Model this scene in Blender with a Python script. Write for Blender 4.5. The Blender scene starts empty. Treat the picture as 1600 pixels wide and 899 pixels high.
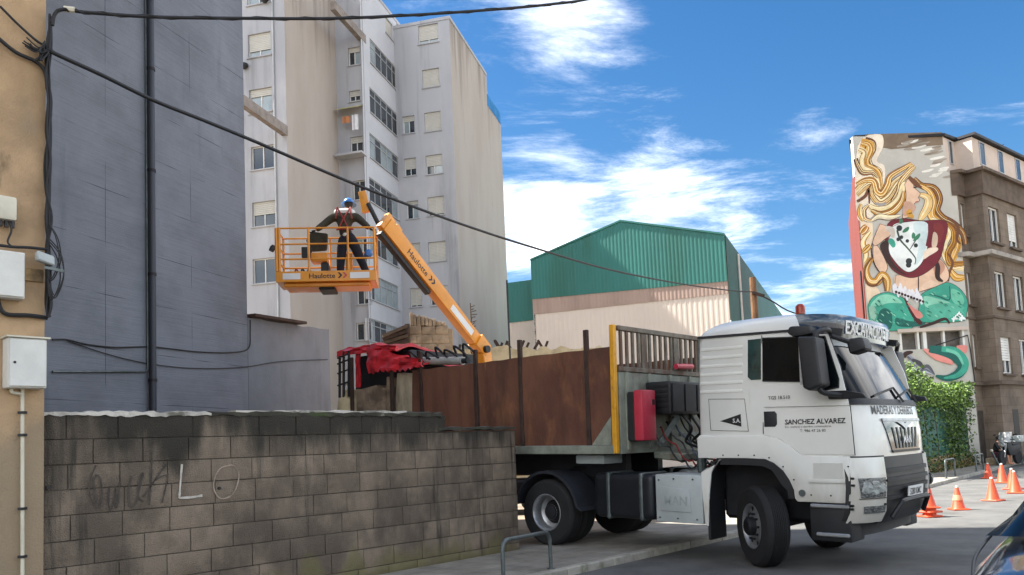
import bpy, bmesh, math, random
import numpy as np
from mathutils import Vector, Matrix
random.seed(7)
rad = math.radians
sc = bpy.context.scene
COL = sc.collection

# ------------------------------------------------------------------ camera
F = 1250.0; CX = 800.0; CY = 600.0
PITCH = math.atan2(102, F); ROLL = math.atan(.043)
CAM = np.array([0, 0, 1.64])
fw = np.array([0, math.cos(PITCH), math.sin(PITCH)]); u0 = np.array([0, -math.sin(PITCH), math.cos(PITCH)]); r0 = np.array([1., 0, 0])
rt = r0*math.cos(ROLL) - u0*math.sin(ROLL); up = u0*math.cos(ROLL) + r0*math.sin(ROLL)
cd = bpy.data.cameras.new('camera'); cam = bpy.data.objects.new('camera', cd); COL.objects.link(cam)
cd.sensor_width = 36; cd.lens = F/1600*36; cd.shift_y = (CY-449.5)/1600; cd.clip_start = .05; cd.clip_end = 3000
cam.matrix_world = Matrix(((rt[0], up[0], -fw[0], CAM[0]), (rt[1], up[1], -fw[1], CAM[1]), (rt[2], up[2], -fw[2], CAM[2]), (0, 0, 0, 1)))
sc.camera = cam

# ------------------------------------------------------------------ sky and sun
SUN_AZ = math.atan2(-.965, .26); SUN_EL = rad(50)
w = bpy.data.worlds.new('World'); sc.world = w; w.use_nodes = True
nt = w.node_tree; nt.nodes.clear()
def N(t, **k):
    n = nt.nodes.new(t)
    for a, b in k.items(): setattr(n, a, b)
    return n
def L(a, b): nt.links.new(a, b)
out = N('ShaderNodeOutputWorld'); bg = N('ShaderNodeBackground'); bg.inputs[1].default_value = .05
sky = N('ShaderNodeTexSky', sky_type='NISHITA'); sky.sun_disc = False; sky.sun_elevation = SUN_EL; sky.sun_rotation = SUN_AZ
sky.altitude = 0; sky.air_density = 1.0; sky.dust_density = .6; sky.ozone_density = 2.0
tc = N('ShaderNodeTexCoord')
# clouds: drifting sheets on a plane high above, so that they foreshorten toward the horizon
sep = N('ShaderNodeSeparateXYZ'); L(tc.outputs['Generated'], sep.inputs[0])
mx = N('ShaderNodeMath', operation='MAXIMUM'); L(sep.outputs[2], mx.inputs[0]); mx.inputs[1].default_value = .0
ad = N('ShaderNodeMath', operation='ADD'); L(mx.outputs[0], ad.inputs[0]); ad.inputs[1].default_value = .10
dx = N('ShaderNodeMath', operation='DIVIDE'); L(sep.outputs[0], dx.inputs[0]); L(ad.outputs[0], dx.inputs[1])
dy = N('ShaderNodeMath', operation='DIVIDE'); L(sep.outputs[1], dy.inputs[0]); L(ad.outputs[0], dy.inputs[1])
cmb = N('ShaderNodeCombineXYZ'); L(dx.outputs[0], cmb.inputs[0]); L(dy.outputs[0], cmb.inputs[1])
def noise(scale, detail, rough, dist, off, sx=1, sy=1):
    mp = N('ShaderNodeMapping'); mp.inputs['Location'].default_value = off; mp.inputs['Scale'].default_value = (sx, sy, 1); mp.inputs['Rotation'].default_value = (0, 0, .25)
    L(cmb.outputs[0], mp.inputs[0])
    n = N('ShaderNodeTexNoise'); n.inputs['Scale'].default_value = scale; n.inputs['Detail'].default_value = detail
    n.inputs['Roughness'].default_value = rough; n.inputs['Distortion'].default_value = dist; L(mp.outputs[0], n.inputs['Vector']); return n.outputs[0]
big = noise(.55, 3, .5, .2, (3.1, 1.7, 0), .8, 1.0); det = noise(2.1, 12, .70, .35, (1.3, .4, 0), .75, 1.25)
m1 = N('ShaderNodeMath', operation='MULTIPLY_ADD'); L(det, m1.inputs[0]); m1.inputs[1].default_value = .72; L(big, m1.inputs[2])
cov = m1.outputs[0]
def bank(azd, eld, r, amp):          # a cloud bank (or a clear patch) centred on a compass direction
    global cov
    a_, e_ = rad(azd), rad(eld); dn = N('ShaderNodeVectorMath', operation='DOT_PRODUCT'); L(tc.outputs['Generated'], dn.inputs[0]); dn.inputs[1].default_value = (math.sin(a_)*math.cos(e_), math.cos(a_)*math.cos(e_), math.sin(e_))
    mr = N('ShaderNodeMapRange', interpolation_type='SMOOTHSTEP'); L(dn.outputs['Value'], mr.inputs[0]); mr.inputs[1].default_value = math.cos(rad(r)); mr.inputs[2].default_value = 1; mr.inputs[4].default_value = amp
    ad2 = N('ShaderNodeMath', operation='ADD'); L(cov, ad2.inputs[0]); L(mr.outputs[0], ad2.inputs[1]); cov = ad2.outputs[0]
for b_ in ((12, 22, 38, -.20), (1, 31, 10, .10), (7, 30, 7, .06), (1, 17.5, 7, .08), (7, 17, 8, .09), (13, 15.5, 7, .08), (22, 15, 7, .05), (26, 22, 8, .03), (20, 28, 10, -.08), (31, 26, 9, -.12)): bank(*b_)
rmp = N('ShaderNodeMapRange', interpolation_type='SMOOTHSTEP'); L(cov, rmp.inputs[0]); rmp.inputs[1].default_value = .70; rmp.inputs[2].default_value = 1.16  # low threshold adds dense, bright clouds out of view to fill the shade
fac = N('ShaderNodeMath', operation='MULTIPLY'); L(rmp.outputs[0], fac.inputs[0]); fac.inputs[1].default_value = .95
hs = N('ShaderNodeHueSaturation'); hs.inputs['Saturation'].default_value = 1.35; hs.inputs['Value'].default_value = .42; L(sky.outputs[0], hs.inputs['Color'])
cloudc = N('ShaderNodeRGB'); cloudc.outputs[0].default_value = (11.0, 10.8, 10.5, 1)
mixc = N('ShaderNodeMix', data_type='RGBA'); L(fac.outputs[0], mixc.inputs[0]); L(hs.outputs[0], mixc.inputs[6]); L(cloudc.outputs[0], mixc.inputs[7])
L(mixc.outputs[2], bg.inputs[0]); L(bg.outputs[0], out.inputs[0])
sl = bpy.data.lights.new('sun', 'SUN'); sl.energy = 2.1; sl.angle = rad(.53); sl.color = (1, .95, .87)
so = bpy.data.objects.new('sun', sl); COL.objects.link(so)
sdir = Vector((math.sin(SUN_AZ)*math.cos(SUN_EL), math.cos(SUN_AZ)*math.cos(SUN_EL), math.sin(SUN_EL)))
so.rotation_euler = (-sdir).to_track_quat('-Z', 'Y').to_euler(); so.location = (-20, 0, 40)
vs = sc.view_settings; vs.view_transform = 'Standard'; vs.look = 'None'; vs.gamma = 1; vs.exposure = 3.1
sc.display_settings.display_device = 'sRGB'

# ------------------------------------------------------------------ geometry helpers
def ray(x, y): return fw + rt*(x-CX)/F - up*(y-CY)/F
def onplane(x, y, p0, n):
    d = ray(x, y); n = np.array(n, float); return Vector(CAM + d*(((np.array(p0, float)-CAM) @ n)/(d @ n)))
def dep(x, y, Y): d = ray(x, y); return Vector(CAM + d*(Y/d[1]))
def gnd(x, y, z=0): d = ray(x, y); return Vector(CAM + d*((z-CAM[2])/d[2]))
SA = rad(43); sv = Vector((math.sin(SA), math.cos(SA), 0)); nv = Vector((math.cos(SA), -math.sin(SA), 0))
def S(u, v, z=0): return sv*u + nv*v + Vector((0, 0, z))

class G:
    def __init__(s): s.v = []; s.f = []; s.m = []; s.mi = 0
    def add(s, vs_, fs):
        b = len(s.v); s.v += [Vector(p) for p in vs_]; s.f += [[b+i for i in f] for f in fs]; s.m += [s.mi]*len(fs); return s
    def box(s, a, b):
        x0, y0, z0 = a; x1, y1, z1 = b
        return s.add([(x0,y0,z0),(x1,y0,z0),(x1,y1,z0),(x0,y1,z0),(x0,y0,z1),(x1,y0,z1),(x1,y1,z1),(x0,y1,z1)],
                     [(0,3,2,1),(4,5,6,7),(0,1,5,4),(1,2,6,5),(2,3,7,6),(3,0,4,7)])
    def obox(s, o, ax, ay, az):           # oriented box from a corner and three edge vectors
        o = Vector(o); ax = Vector(ax); ay = Vector(ay); az = Vector(az)
        if ax.cross(ay).dot(az) < 0: ax, ay = ay, ax
        return s.add([o, o+ax, o+ax+ay, o+ay, o+az, o+ax+az, o+ax+ay+az, o+ay+az],
                     [(0,3,2,1),(4,5,6,7),(0,1,5,4),(1,2,6,5),(2,3,7,6),(3,0,4,7)])
    def bar(s, p, q, w_, h=None, upv=(0,0,1)):   # rectangular bar p->q
        p = Vector(p); q = Vector(q); h = h or w_; d = (q-p).normalized(); u_ = Vector(upv)
        if abs(d.dot(u_)) > .98: u_ = Vector((0, 1, 0))
        r = d.cross(u_).normalized(); u2 = r.cross(d)
        return s.obox(p - r*w_/2 - u2*h/2, q-p, r*w_, u2*h)
    def cyl(s, p, q, r, n=12, r2=None, cap=True):
        p = Vector(p); q = Vector(q); r2 = r if r2 is None else r2; d = (q-p).normalized()
        a = d.orthogonal().normalized(); b = d.cross(a)
        vs_ = []
        for c, rr in ((p, r), (q, r2)):
            for i in range(n):
                t = 2*math.pi*i/n; vs_.append(c + (a*math.cos(t)+b*math.sin(t))*rr)
        fs = [(i, (i+1) % n, n+(i+1) % n, n+i) for i in range(n)]
        if cap: fs += [tuple(range(n-1, -1, -1)), tuple(range(n, 2*n))]
        return s.add(vs_, fs)
    def tube(s, path, r, n=8):
        path = [Vector(p) for p in path]; rings = []; a = None
        for i, p in enumerate(path):
            d = (path[min(i+1, len(path)-1)] - path[max(i-1, 0)]).normalized()
            if a is None: a = d.orthogonal().normalized()
            a = (a - d*a.dot(d)).normalized(); b = d.cross(a)
            rr = r[i] if isinstance(r, (list, tuple)) else r
            rings.append([p + (a*math.cos(2*math.pi*k/n)+b*math.sin(2*math.pi*k/n))*rr for k in range(n)])
        vs_ = sum(rings, []); fs = []
        for i in range(len(path)-1):
            for k in range(n): fs.append((i*n+k, i*n+(k+1) % n, (i+1)*n+(k+1) % n, (i+1)*n+k))
        fs += [tuple(range(n-1, -1, -1)), tuple(range((len(path)-1)*n, len(path)*n))]
        return s.add(vs_, fs)
    def prism(s, pts, off):               # 3D polygon extruded by vector off
        n = len(pts); pts = [Vector(p) for p in pts]; off = Vector(off)
        return s.add(pts + [p+off for p in pts], [tuple(range(n)), tuple(range(2*n-1, n-1, -1))] + [(i, n+i, n+(i+1) % n, (i+1) % n) for i in range(n)])
    def lathe(s, prof, c, ax, n=24, cap=3):      # prof: (along, radius)
        c = Vector(c); ax = Vector(ax).normalized(); a = ax.orthogonal().normalized(); b = ax.cross(a); vs_ = []
        for h, r in prof:
            for k in range(n): t = 2*math.pi*k/n; vs_.append(c + ax*h + (a*math.cos(t)+b*math.sin(t))*r)
        m_ = len(prof); fs = [(i*n+k, i*n+(k+1) % n, (i+1)*n+(k+1) % n, (i+1)*n+k) for i in range(m_-1) for k in range(n)]
        if cap & 1: fs.append(tuple(range(n-1, -1, -1)))
        if cap & 2: fs.append(tuple(range((m_-1)*n, m_*n)))
        if cap == 4: fs += [((m_-1)*n+k, (m_-1)*n+(k+1) % n, (k+1) % n, k) for k in range(n)]
        return s.add(vs_, fs)
    def grid(s, fn, nu, nv_, thick=None):
        vs_ = [fn(i/nu, j/nv_) for j in range(nv_+1) for i in range(nu+1)]
        return s.add(vs_, [(j*(nu+1)+i, j*(nu+1)+i+1, (j+1)*(nu+1)+i+1, (j+1)*(nu+1)+i) for j in range(nv_) for i in range(nu)])

WM = {}
def link(o, parent=None):
    COL.objects.link(o)
    if parent is not None: o.parent = parent
    return o
def tag(o, label=None, cat=None, group=None, kind=None):
    if label: o['label'] = label
    if cat: o['category'] = cat
    if group: o['group'] = group
    if kind: o['kind'] = kind
    return o
def root(name, loc, label, cat, group=None, rot=(0, 0, 0)):
    o = bpy.data.objects.new(name, None); o.empty_display_size = .2; link(o)
    o.location = loc; o.rotation_euler = rot
    WM[o] = Matrix.LocRotScale(Vector(loc), __import__('mathutils').Euler(rot), None)
    return tag(o, label, cat, group)
def mesh(name, g, mats, bevel=0, seg=1, smooth=35, merge=False, recalc=True):
    me = bpy.data.meshes.new(name); me.from_pydata(g.v, [], g.f)
    mats = mats if isinstance(mats, (list, tuple)) else [mats]
    for m_ in mats: me.materials.append(m_)
    if len(mats) > 1: me.polygons.foreach_set('material_index', g.m)
    bm = bmesh.new(); bm.from_mesh(me)
    if merge: bmesh.ops.remove_doubles(bm, verts=bm.verts, dist=1e-5)
    if recalc: bmesh.ops.recalc_face_normals(bm, faces=bm.faces)
    if bevel: bmesh.ops.bevel(bm, geom=[e for e in bm.edges if len(e.link_faces) == 2 and e.calc_face_angle(0) > .5], offset=bevel, segments=seg, profile=.6, affect='EDGES', clamp_overlap=True)
    bm.to_mesh(me); bm.free()
    me.polygons.foreach_set('use_smooth', [True]*len(me.polygons)); me.set_sharp_from_angle(angle=rad(smooth)); me.update()
    return me
def obj(name, g, mats, parent=None, bevel=0, seg=1, world=False, smooth=35, recalc=True):
    if world and parent is not None:
        inv = WM[parent].inverted(); g.v = [inv @ p for p in g.v]
    o = bpy.data.objects.new(name, mesh(name, g, mats, bevel, seg, smooth, recalc=recalc)); link(o, parent)
    WM[o] = WM[parent] if parent is not None else Matrix.Identity(4)
    return o
def inst(name, me, parent, loc=(0,0,0), rot=(0,0,0), scale=(1,1,1)):
    o = bpy.data.objects.new(name, me); link(o, parent); o.location = loc; o.rotation_euler = rot; o.scale = scale; return o
def text_g(body, size, fn, depth=0, bold=0, spacing=1.0, shear=0, align='LEFT'):
    """lettering as flat mesh; fn maps (x, y) of the text plane to 3D"""
    cu = bpy.data.curves.new('t', 'FONT'); cu.body = body; cu.size = size; cu.offset = bold; cu.space_character = spacing; cu.shear = shear; cu.align_x = align; cu.resolution_u = 2
    o = bpy.data.objects.new('t', cu); COL.objects.link(o)
    dg = bpy.context.evaluated_depsgraph_get(); me = bpy.data.meshes.new_from_object(o.evaluated_get(dg))
    g = G(); g.add([fn(v.co.x, v.co.y) for v in me.vertices], [tuple(p.vertices) for p in me.polygons])
    wd = max((v.co.x for v in me.vertices), default=0)
    bpy.data.objects.remove(o); bpy.data.curves.remove(cu); bpy.data.meshes.remove(me); g.width = wd
    return g

def smooth(path, k=5):
    path = [Vector(p) for p in path]; q = []
    for i in range(len(path)-1):
        p0 = path[max(i-1, 0)]; p1 = path[i]; p2 = path[i+1]; p3 = path[min(i+2, len(path)-1)]
        for j in range(k):
            t = j/k; q.append(.5*((2*p1)+(p2-p0)*t+(2*p0-5*p1+4*p2-p3)*t*t+(3*p1-p0-3*p2+p3)*t**3))
    return q+[path[-1]]

# ------------------------------------------------------------------ materials
def lin(h):
    c = [int(h[i:i+2], 16)/255 for i in (0, 2, 4)]
    return tuple(x/12.92 if x <= .04045 else ((x+.055)/1.055)**2.4 for x in c)
MATS = {}
def pm(name, col, rough=.7, var=.18, scale=2.0, stretch=(1, 1, 1), bump=.12, bscale=40, metal=0, spec=.5, col2=None, lo=.42, hi=.62, coord='pos', rnd=0, coat=0, trans=0, emis=None):
    m = bpy.data.materials.new(name); m.use_nodes = True; t = m.node_tree; b = t.nodes['Principled BSDF']
    c = lin(col) if isinstance(col, str) else col
    def n_(ty, **k):
        q = t.nodes.new(ty)
        for a, d in k.items(): setattr(q, a, d)
        return q
    if coord == 'pos': cv = n_('ShaderNodeNewGeometry').outputs['Position']
    else: cv = n_('ShaderNodeTexCoord').outputs['Object']
    mp = n_('ShaderNodeMapping'); mp.inputs['Scale'].default_value = stretch; t.links.new(cv, mp.inputs[0])
    nz = n_('ShaderNodeTexNoise'); nz.inputs['Scale'].default_value = scale; nz.inputs['Detail'].default_value = 8; nz.inputs['Roughness'].default_value = .62; t.links.new(mp.outputs[0], nz.inputs['Vector'])
    mr = n_('ShaderNodeMapRange'); mr.inputs[1].default_value = lo; mr.inputs[2].default_value = hi; t.links.new(nz.outputs[0], mr.inputs[0])
    mix = n_('ShaderNodeMix', data_type='RGBA'); t.links.new(mr.outputs[0], mix.inputs[0])
    c2 = (lin(col2) if isinstance(col2, str) else col2) if col2 else tuple(x*(1-var) for x in c)
    c1 = c if col2 else tuple(min(1, x*(1+var*.5)) for x in c)
    mix.inputs[6].default_value = (*c1, 1); mix.inputs[7].default_value = (*c2, 1)
    last = mix.outputs[2]
    if rnd:
        oi = n_('ShaderNodeObjectInfo'); r2 = n_('ShaderNodeMapRange'); r2.inputs[3].default_value = 1-rnd; r2.inputs[4].default_value = 1+rnd; t.links.new(oi.outputs['Random'], r2.inputs[0])
        mm = n_('ShaderNodeVectorMath', operation='SCALE'); t.links.new(last, mm.inputs[0]); t.links.new(r2.outputs[0], mm.inputs['Scale']); last = mm.outputs[0]
    t.links.new(last, b.inputs['Base Color'])
    b.inputs['Roughness'].default_value = rough; b.inputs['Metallic'].default_value = metal; b.inputs['Specular IOR Level'].default_value = spec
    if coat: b.inputs['Coat Weight'].default_value = coat; b.inputs['Coat Roughness'].default_value = .05
    if trans: b.inputs['Transmission Weight'].default_value = trans
    if emis: b.inputs['Emission Color'].default_value = (*lin(emis), 1); b.inputs['Emission Strength'].default_value = 1
    if bump:
        bn = n_('ShaderNodeTexNoise'); bn.inputs['Scale'].default_value = bscale; bn.inputs['Detail'].default_value = 5; t.links.new(mp.outputs[0], bn.inputs['Vector'])
        bp = n_('ShaderNodeBump'); bp.inputs['Strength'].default_value = bump; bp.inputs['Distance'].default_value = .02; t.links.new(bn.outputs[0], bp.inputs['Height']); t.links.new(bp.outputs[0], b.inputs['Normal'])
    MATS[name] = m; m['_last'] = 0
    return m
def stain(m, col, sc_=1.2, stretch=(1, 1, .25), lo=.5, hi=.68, amt=.8, zlo=None, zhi=None, detail=7, off=(0, 0, 0)):
    """overlay a noise-shaped stain; with zlo/zhi the stain only reaches its full strength between those heights"""
    t = m.node_tree; b = t.nodes['Principled BSDF']; src = b.inputs['Base Color'].links[0].from_socket
    geo = t.nodes.new('ShaderNodeNewGeometry'); mp = t.nodes.new('ShaderNodeMapping'); mp.inputs['Scale'].default_value = stretch; mp.inputs['Location'].default_value = off; t.links.new(geo.outputs['Position'], mp.inputs[0])
    nz = t.nodes.new('ShaderNodeTexNoise'); nz.inputs['Scale'].default_value = sc_; nz.inputs['Detail'].default_value = detail; nz.inputs['Roughness'].default_value = .6; t.links.new(mp.outputs[0], nz.inputs['Vector'])
    val = nz.outputs[0]
    if zlo is not None:
        sp = t.nodes.new('ShaderNodeSeparateXYZ'); t.links.new(geo.outputs['Position'], sp.inputs[0])
        zr = t.nodes.new('ShaderNodeMapRange'); zr.inputs[1].default_value = zlo; zr.inputs[2].default_value = zhi; zr.inputs[3].default_value = -.3; zr.inputs[4].default_value = .22; t.links.new(sp.outputs[2], zr.inputs[0])
        a = t.nodes.new('ShaderNodeMath'); a.operation = 'ADD'; t.links.new(val, a.inputs[0]); t.links.new(zr.outputs[0], a.inputs[1]); val = a.outputs[0]
    mr = t.nodes.new('ShaderNodeMapRange'); mr.interpolation_type = 'SMOOTHSTEP'; mr.inputs[1].default_value = lo; mr.inputs[2].default_value = hi; mr.inputs[4].default_value = amt; t.links.new(val, mr.inputs[0])
    mix = t.nodes.new('ShaderNodeMix'); mix.data_type = 'RGBA'; t.links.new(mr.outputs[0], mix.inputs[0]); t.links.new(src, mix.inputs[6]); mix.inputs[7].default_value = (*lin(col), 1)
    t.links.new(mix.outputs[2], b.inputs['Base Color']); return m

asphalt = pm('asphalt', '5c5c5a', .9, .25, 1.2, bump=.5, bscale=120); stain(asphalt, '444443', .35, (1, 1, 1), .5, .72, .6); stain(asphalt, '767570', 25, (1, 1, 1), .55, .75, .5); stain(asphalt, '3c3b3a', 2.4, (.5, 1.6, 1), .64, .72, .5); stain(asphalt, '6e6c68', 1.1, (1, .4, 1), .6, .7, .45)
earth = pm('earth', '7d7060', .95, .3, .8, bump=.6, bscale=20)
paving = pm('paving', '8f8a80', .9, .2, 2.5, bump=.3, bscale=60); stain(paving, '67635c', .9, (1, 1, 1), .48, .7, .7)
kerbm = pm('kerb_granite', '98948a', .85, .2, 6, bump=.4, bscale=70, rnd=.15); stain(kerbm, '5f6a44', 3, (1, 1, 1), .58, .7, .5)
blockm = pm('concrete_block', '7d7061', .93, .22, 3.5, bump=.9, bscale=75, rnd=.10)
stain(blockm, '574d43', 1.3, (1, 1, .6), .42, .62, .85); stain(blockm, '2a2822', 1.5, (1.3, 1.3, .22), .46, .68, .93, 1.1, 2.15, off=(3.3, .2, 0)); stain(blockm, '34322c', 2.1, (1.5, 1.5, .12), .58, .68, .85, off=(1, 4, 2))
stain(blockm, '6f6a44', 2.2, (1, 1, .5), .45, .7, .7, .75, .1, off=(2, 1, 3))
stain(blockm, 'a8a195', 3.2, (2.4, 2.4, .25), .70, .78, .6, off=(8, 2, 1))
mortar = pm('mortar', '4d463d', .95, .3, 4, bump=.6, bscale=60); stain(mortar, '24231f', 1.4, (1.4, 1.4, .3), .5, .7, .9, 1.3, 2.1)
coping = pm('coping_cement', 'bdb8ae', .9, .3, 3, bump=.6, bscale=30); stain(coping, '4a4a3e', 2.6, (1, 1, 1), .5, .62, .8)
beige = pm('beige_render', 'ab9070', .92, .22, 1.4, bump=.35, bscale=50); stain(beige, '8c7455', .7, (1, 1, .5), .45, .68, .7); stain(beige, '5c4d3b', 2.6, (1, 1, .4), .6, .72, .65); stain(beige, '8a7c67', 1.5, (1, 1, .6), .3, .5, .75, 2.4, 1.2)
greyw = pm('grey_painted_concrete', '6e737c', .85, .14, .9, (1, 1, 1.6), bump=.0)
white_paint = pm('truck_white', 'd9d9d3', .32, .05, .6, bump=0, coat=.5); stain(white_paint, '9c9382', 1.4, (1, 1, .35), .5, .78, .55, 1.9, .75); stain(white_paint, '8f8878', 5, (1, 1, .15), .66, .78, .35); stain(white_paint, 'c5c4bb', .8, (1, 1, 1), .5, .7, .5)
black_plastic = pm('black_plastic', '1c1d20', .55, .2, 5, bump=.1, bscale=120)
dark_steel = pm('dark_steel', '202024', .6, .3, 3, bump=.1, metal=.3)
rubber = pm('rubber', '1b1b1c', .85, .2, 6, bump=.15, bscale=60, coord='obj')
alu = pm('aluminium', 'a9abad', .4, .2, 8, bump=.05, metal=.8); 
silver = pm('silver_paint', 'a9b0b0', .5, .12, 1.5, bump=.05, metal=.1); stain(silver, '8a8d86', 1.2, (1, 1, .4), .5, .7, .5)
glass_dark = pm('cab_glass', '0c1114', .04, .2, 2, bump=0, spec=.18)
rust = pm('rusty_side', '6e4836', .85, .3, 1.3, (1, 1, .45), bump=.25, bscale=25, col2='553427'); stain(rust, '8f5f3d', 1.6, (1, 1, .5), .55, .72, .7); stain(rust, '3a2820', 1.0, (1, 1, .3), .52, .72, .7, off=(5, 0, 0)); stain(rust, '8f6a4e', 9, (1, 1, .2), .66, .75, .6)
rustbar = pm('rusty_bar', '3b2a22', .8, .3, 6, bump=.2)
frame_grey = pm('trailer_frame', '7f8478', .7, .25, 3, bump=.15); stain(frame_grey, '5b4231', 2.5, (1, 1, .5), .52, .68, .7)
yellow = pm('yellow_paint', 'cf9520', .55, .15, 4, bump=.1); stain(yellow, '6a4a28', 5, (1, 1, .4), .6, .7, .7)
lift_orange = pm('lift_orange', 'd98d1f', .42, .1, 2, bump=0, coat=.2); stain(lift_orange, 'a8681a', 3, (1, 1, 1), .58, .72, .5)
red_plastic = pm('red_plastic', 'b33044', .45, .1, 3, bump=.05)
red_metal = pm('red_metal', 'd3262f', .4, .25, 2.5, bump=.6, bscale=6)
stain(red_metal, '7d1119', 4, (1, 1, 1), .52, .66, .7)
white_plain = pm('white_plain', 'd2d2cc', .6, .08, 3, bump=.05); off_white = pm('off_white', 'c9c4b2', .6, .12, 3, bump=.08)
cream_plain = pm('cream_plain', 'c7b690', .8, .2, 2, bump=.3, bscale=15)
cable_m = pm('cable', '17171a', .6, .2, 5, bump=0)
apt_grey = pm('apartment_render', 'a9aaae', .9, .08, .35, (1, 1, .3), bump=.1, bscale=20); stain(apt_grey, '77787a', .7, (2.0, 2.0, .14), .52, .75, .6); stain(apt_grey, '6b6a68', 1.6, (3, 3, .10), .62, .78, .5); stain(apt_grey, 'bfbfc0', .3, (1, 1, .5), .5, .7, .6)
apt_tan = pm('apartment_tan', 'ada39a', .9, .05, .5, (1, 1, .3), bump=.15, bscale=15, col2='a69b91'); stain(apt_tan, '7d746b', .9, (1.6, 1.6, .12), .56, .8, .75, 16, 30); stain(apt_tan, '8f857b', 2.2, (1, 1, .5), .62, .75, .3)
conc_beam = pm('concrete_beam', '8b817a', .9, .25, 2, bump=.3)
green_sheet = pm('green_sheet', '256a62', .5, .12, .5, (1, 1, .2), bump=0); stain(green_sheet, '185443', .6, (1, 1, .15), .5, .7, .6)
pink_sheet = pm('cream_sheet', 'cabdb0', .6, .05, .5, bump=0); brown_sheet = pm('tan_sheet', '9d877b', .7, .12, 1, (1, 1, .2), bump=.0)
stone = pm('granite', '9c8a72', .92, .25, 4, bump=.6, bscale=25, rnd=.14); stain(stone, '6b5c4a', 1.5, (1, 1, 1), .5, .7, .7)
fac_brown = pm('facade_stone', '776a5d', .92, .2, 1.2, bump=.4, bscale=25); stain(fac_brown, '544940', .8, (1, 1, .4), .5, .7, .7)
fac_dark = pm('dark_cornice', '5a4d42', .9, .25, 2, bump=.3); mural_base = pm('mural_base', 'b8b5ac', .9, .08, .8, bump=.2)
red_wall = pm('red_wall', '6e2b20', .85, .12, .6, bump=.2)
attic_m = pm('attic_render', 'c4b5a8', .9, .1, .8, bump=.2)
win_white = pm('window_white', 'd5d5d0', .6, .08, 2, bump=0); win_alu = pm('window_alu', 'a3a6a8', .5, .1, 2, bump=0)
pane_m = pm('pane', '27323a', .06, .3, .7, bump=0, spec=.9); pane_light = pm('pane_curtained', '8f9ca0', .12, .2, 1.2, bump=0, spec=.8)
blind_m = pm('roller_blind', 'bfbcb2', .7, .06, 2, bump=0)
cone_m = pm('cone_orange', 'cc4a24', .5, .1, 5, bump=0); cone_w = pm('cone_white', 'd8d2cc', .5, .1, 5, bump=0)
galv = pm('galvanised', '5e6566', .45, .25, 6, bump=.05, metal=.6); stain(galv, '3c5044', 5, (1, 1, 1), .5, .7, .7)
leaf1 = pm('leaf_light', '5f7c2c', .6, .3, 3, bump=0); leaf2 = pm('leaf_dark', '364f24', .6, .3, 3, bump=0)
green_panel = pm('green_panel', '1c5a4b', .6, .15, 2, bump=.1)
skin_m = pm('skin', 'b98468', .6, .1, 8, bump=0); helmet_m = pm('helmet_blue', '2a6fb8', .35, .05, 3, bump=0, coat=.3)
vest = pm('shirt_olive', '3c382c', .9, .25, 8, bump=.3, bscale=25); trousers = pm('trousers_navy', '191b26', .9, .25, 6, bump=.3, bscale=25)
harness_m = pm('harness_red', '8c2e2c', .7, .1, 5, bump=0); wood = pm('old_wood', '55483c', .9, .3, 3, (1, 1, 1), bump=.3); pole_m = pm('pole_wood', '6b4c33', .9, .3, 3, bump=.3)
car_paint = pm('car_paint', '1d2c42', .18, .1, 1, bump=0, coat=1.0, metal=.3)
letter_black = pm('letter_black', '1a1a1c', .5, .05, 3, bump=0); letter_white = pm('letter_white', 'd8d8d6', .5, .05, 3, bump=0)
visor_m = pm('visor_blue', '1e3348', .15, .1, 2, bump=0, coat=.6)
lamp_glass = pm('lamp_glass', '8d9290', .12, .5, 14, bump=.4, bscale=30, spec=.8, coord='pos')
lamp_dark = pm('lamp_dark', '4a4d4e', .08, .6, 22, bump=.5, bscale=45, spec=.9)
amber = pm('amber', '8e3018', .2, .1, 3, bump=0)
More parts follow.
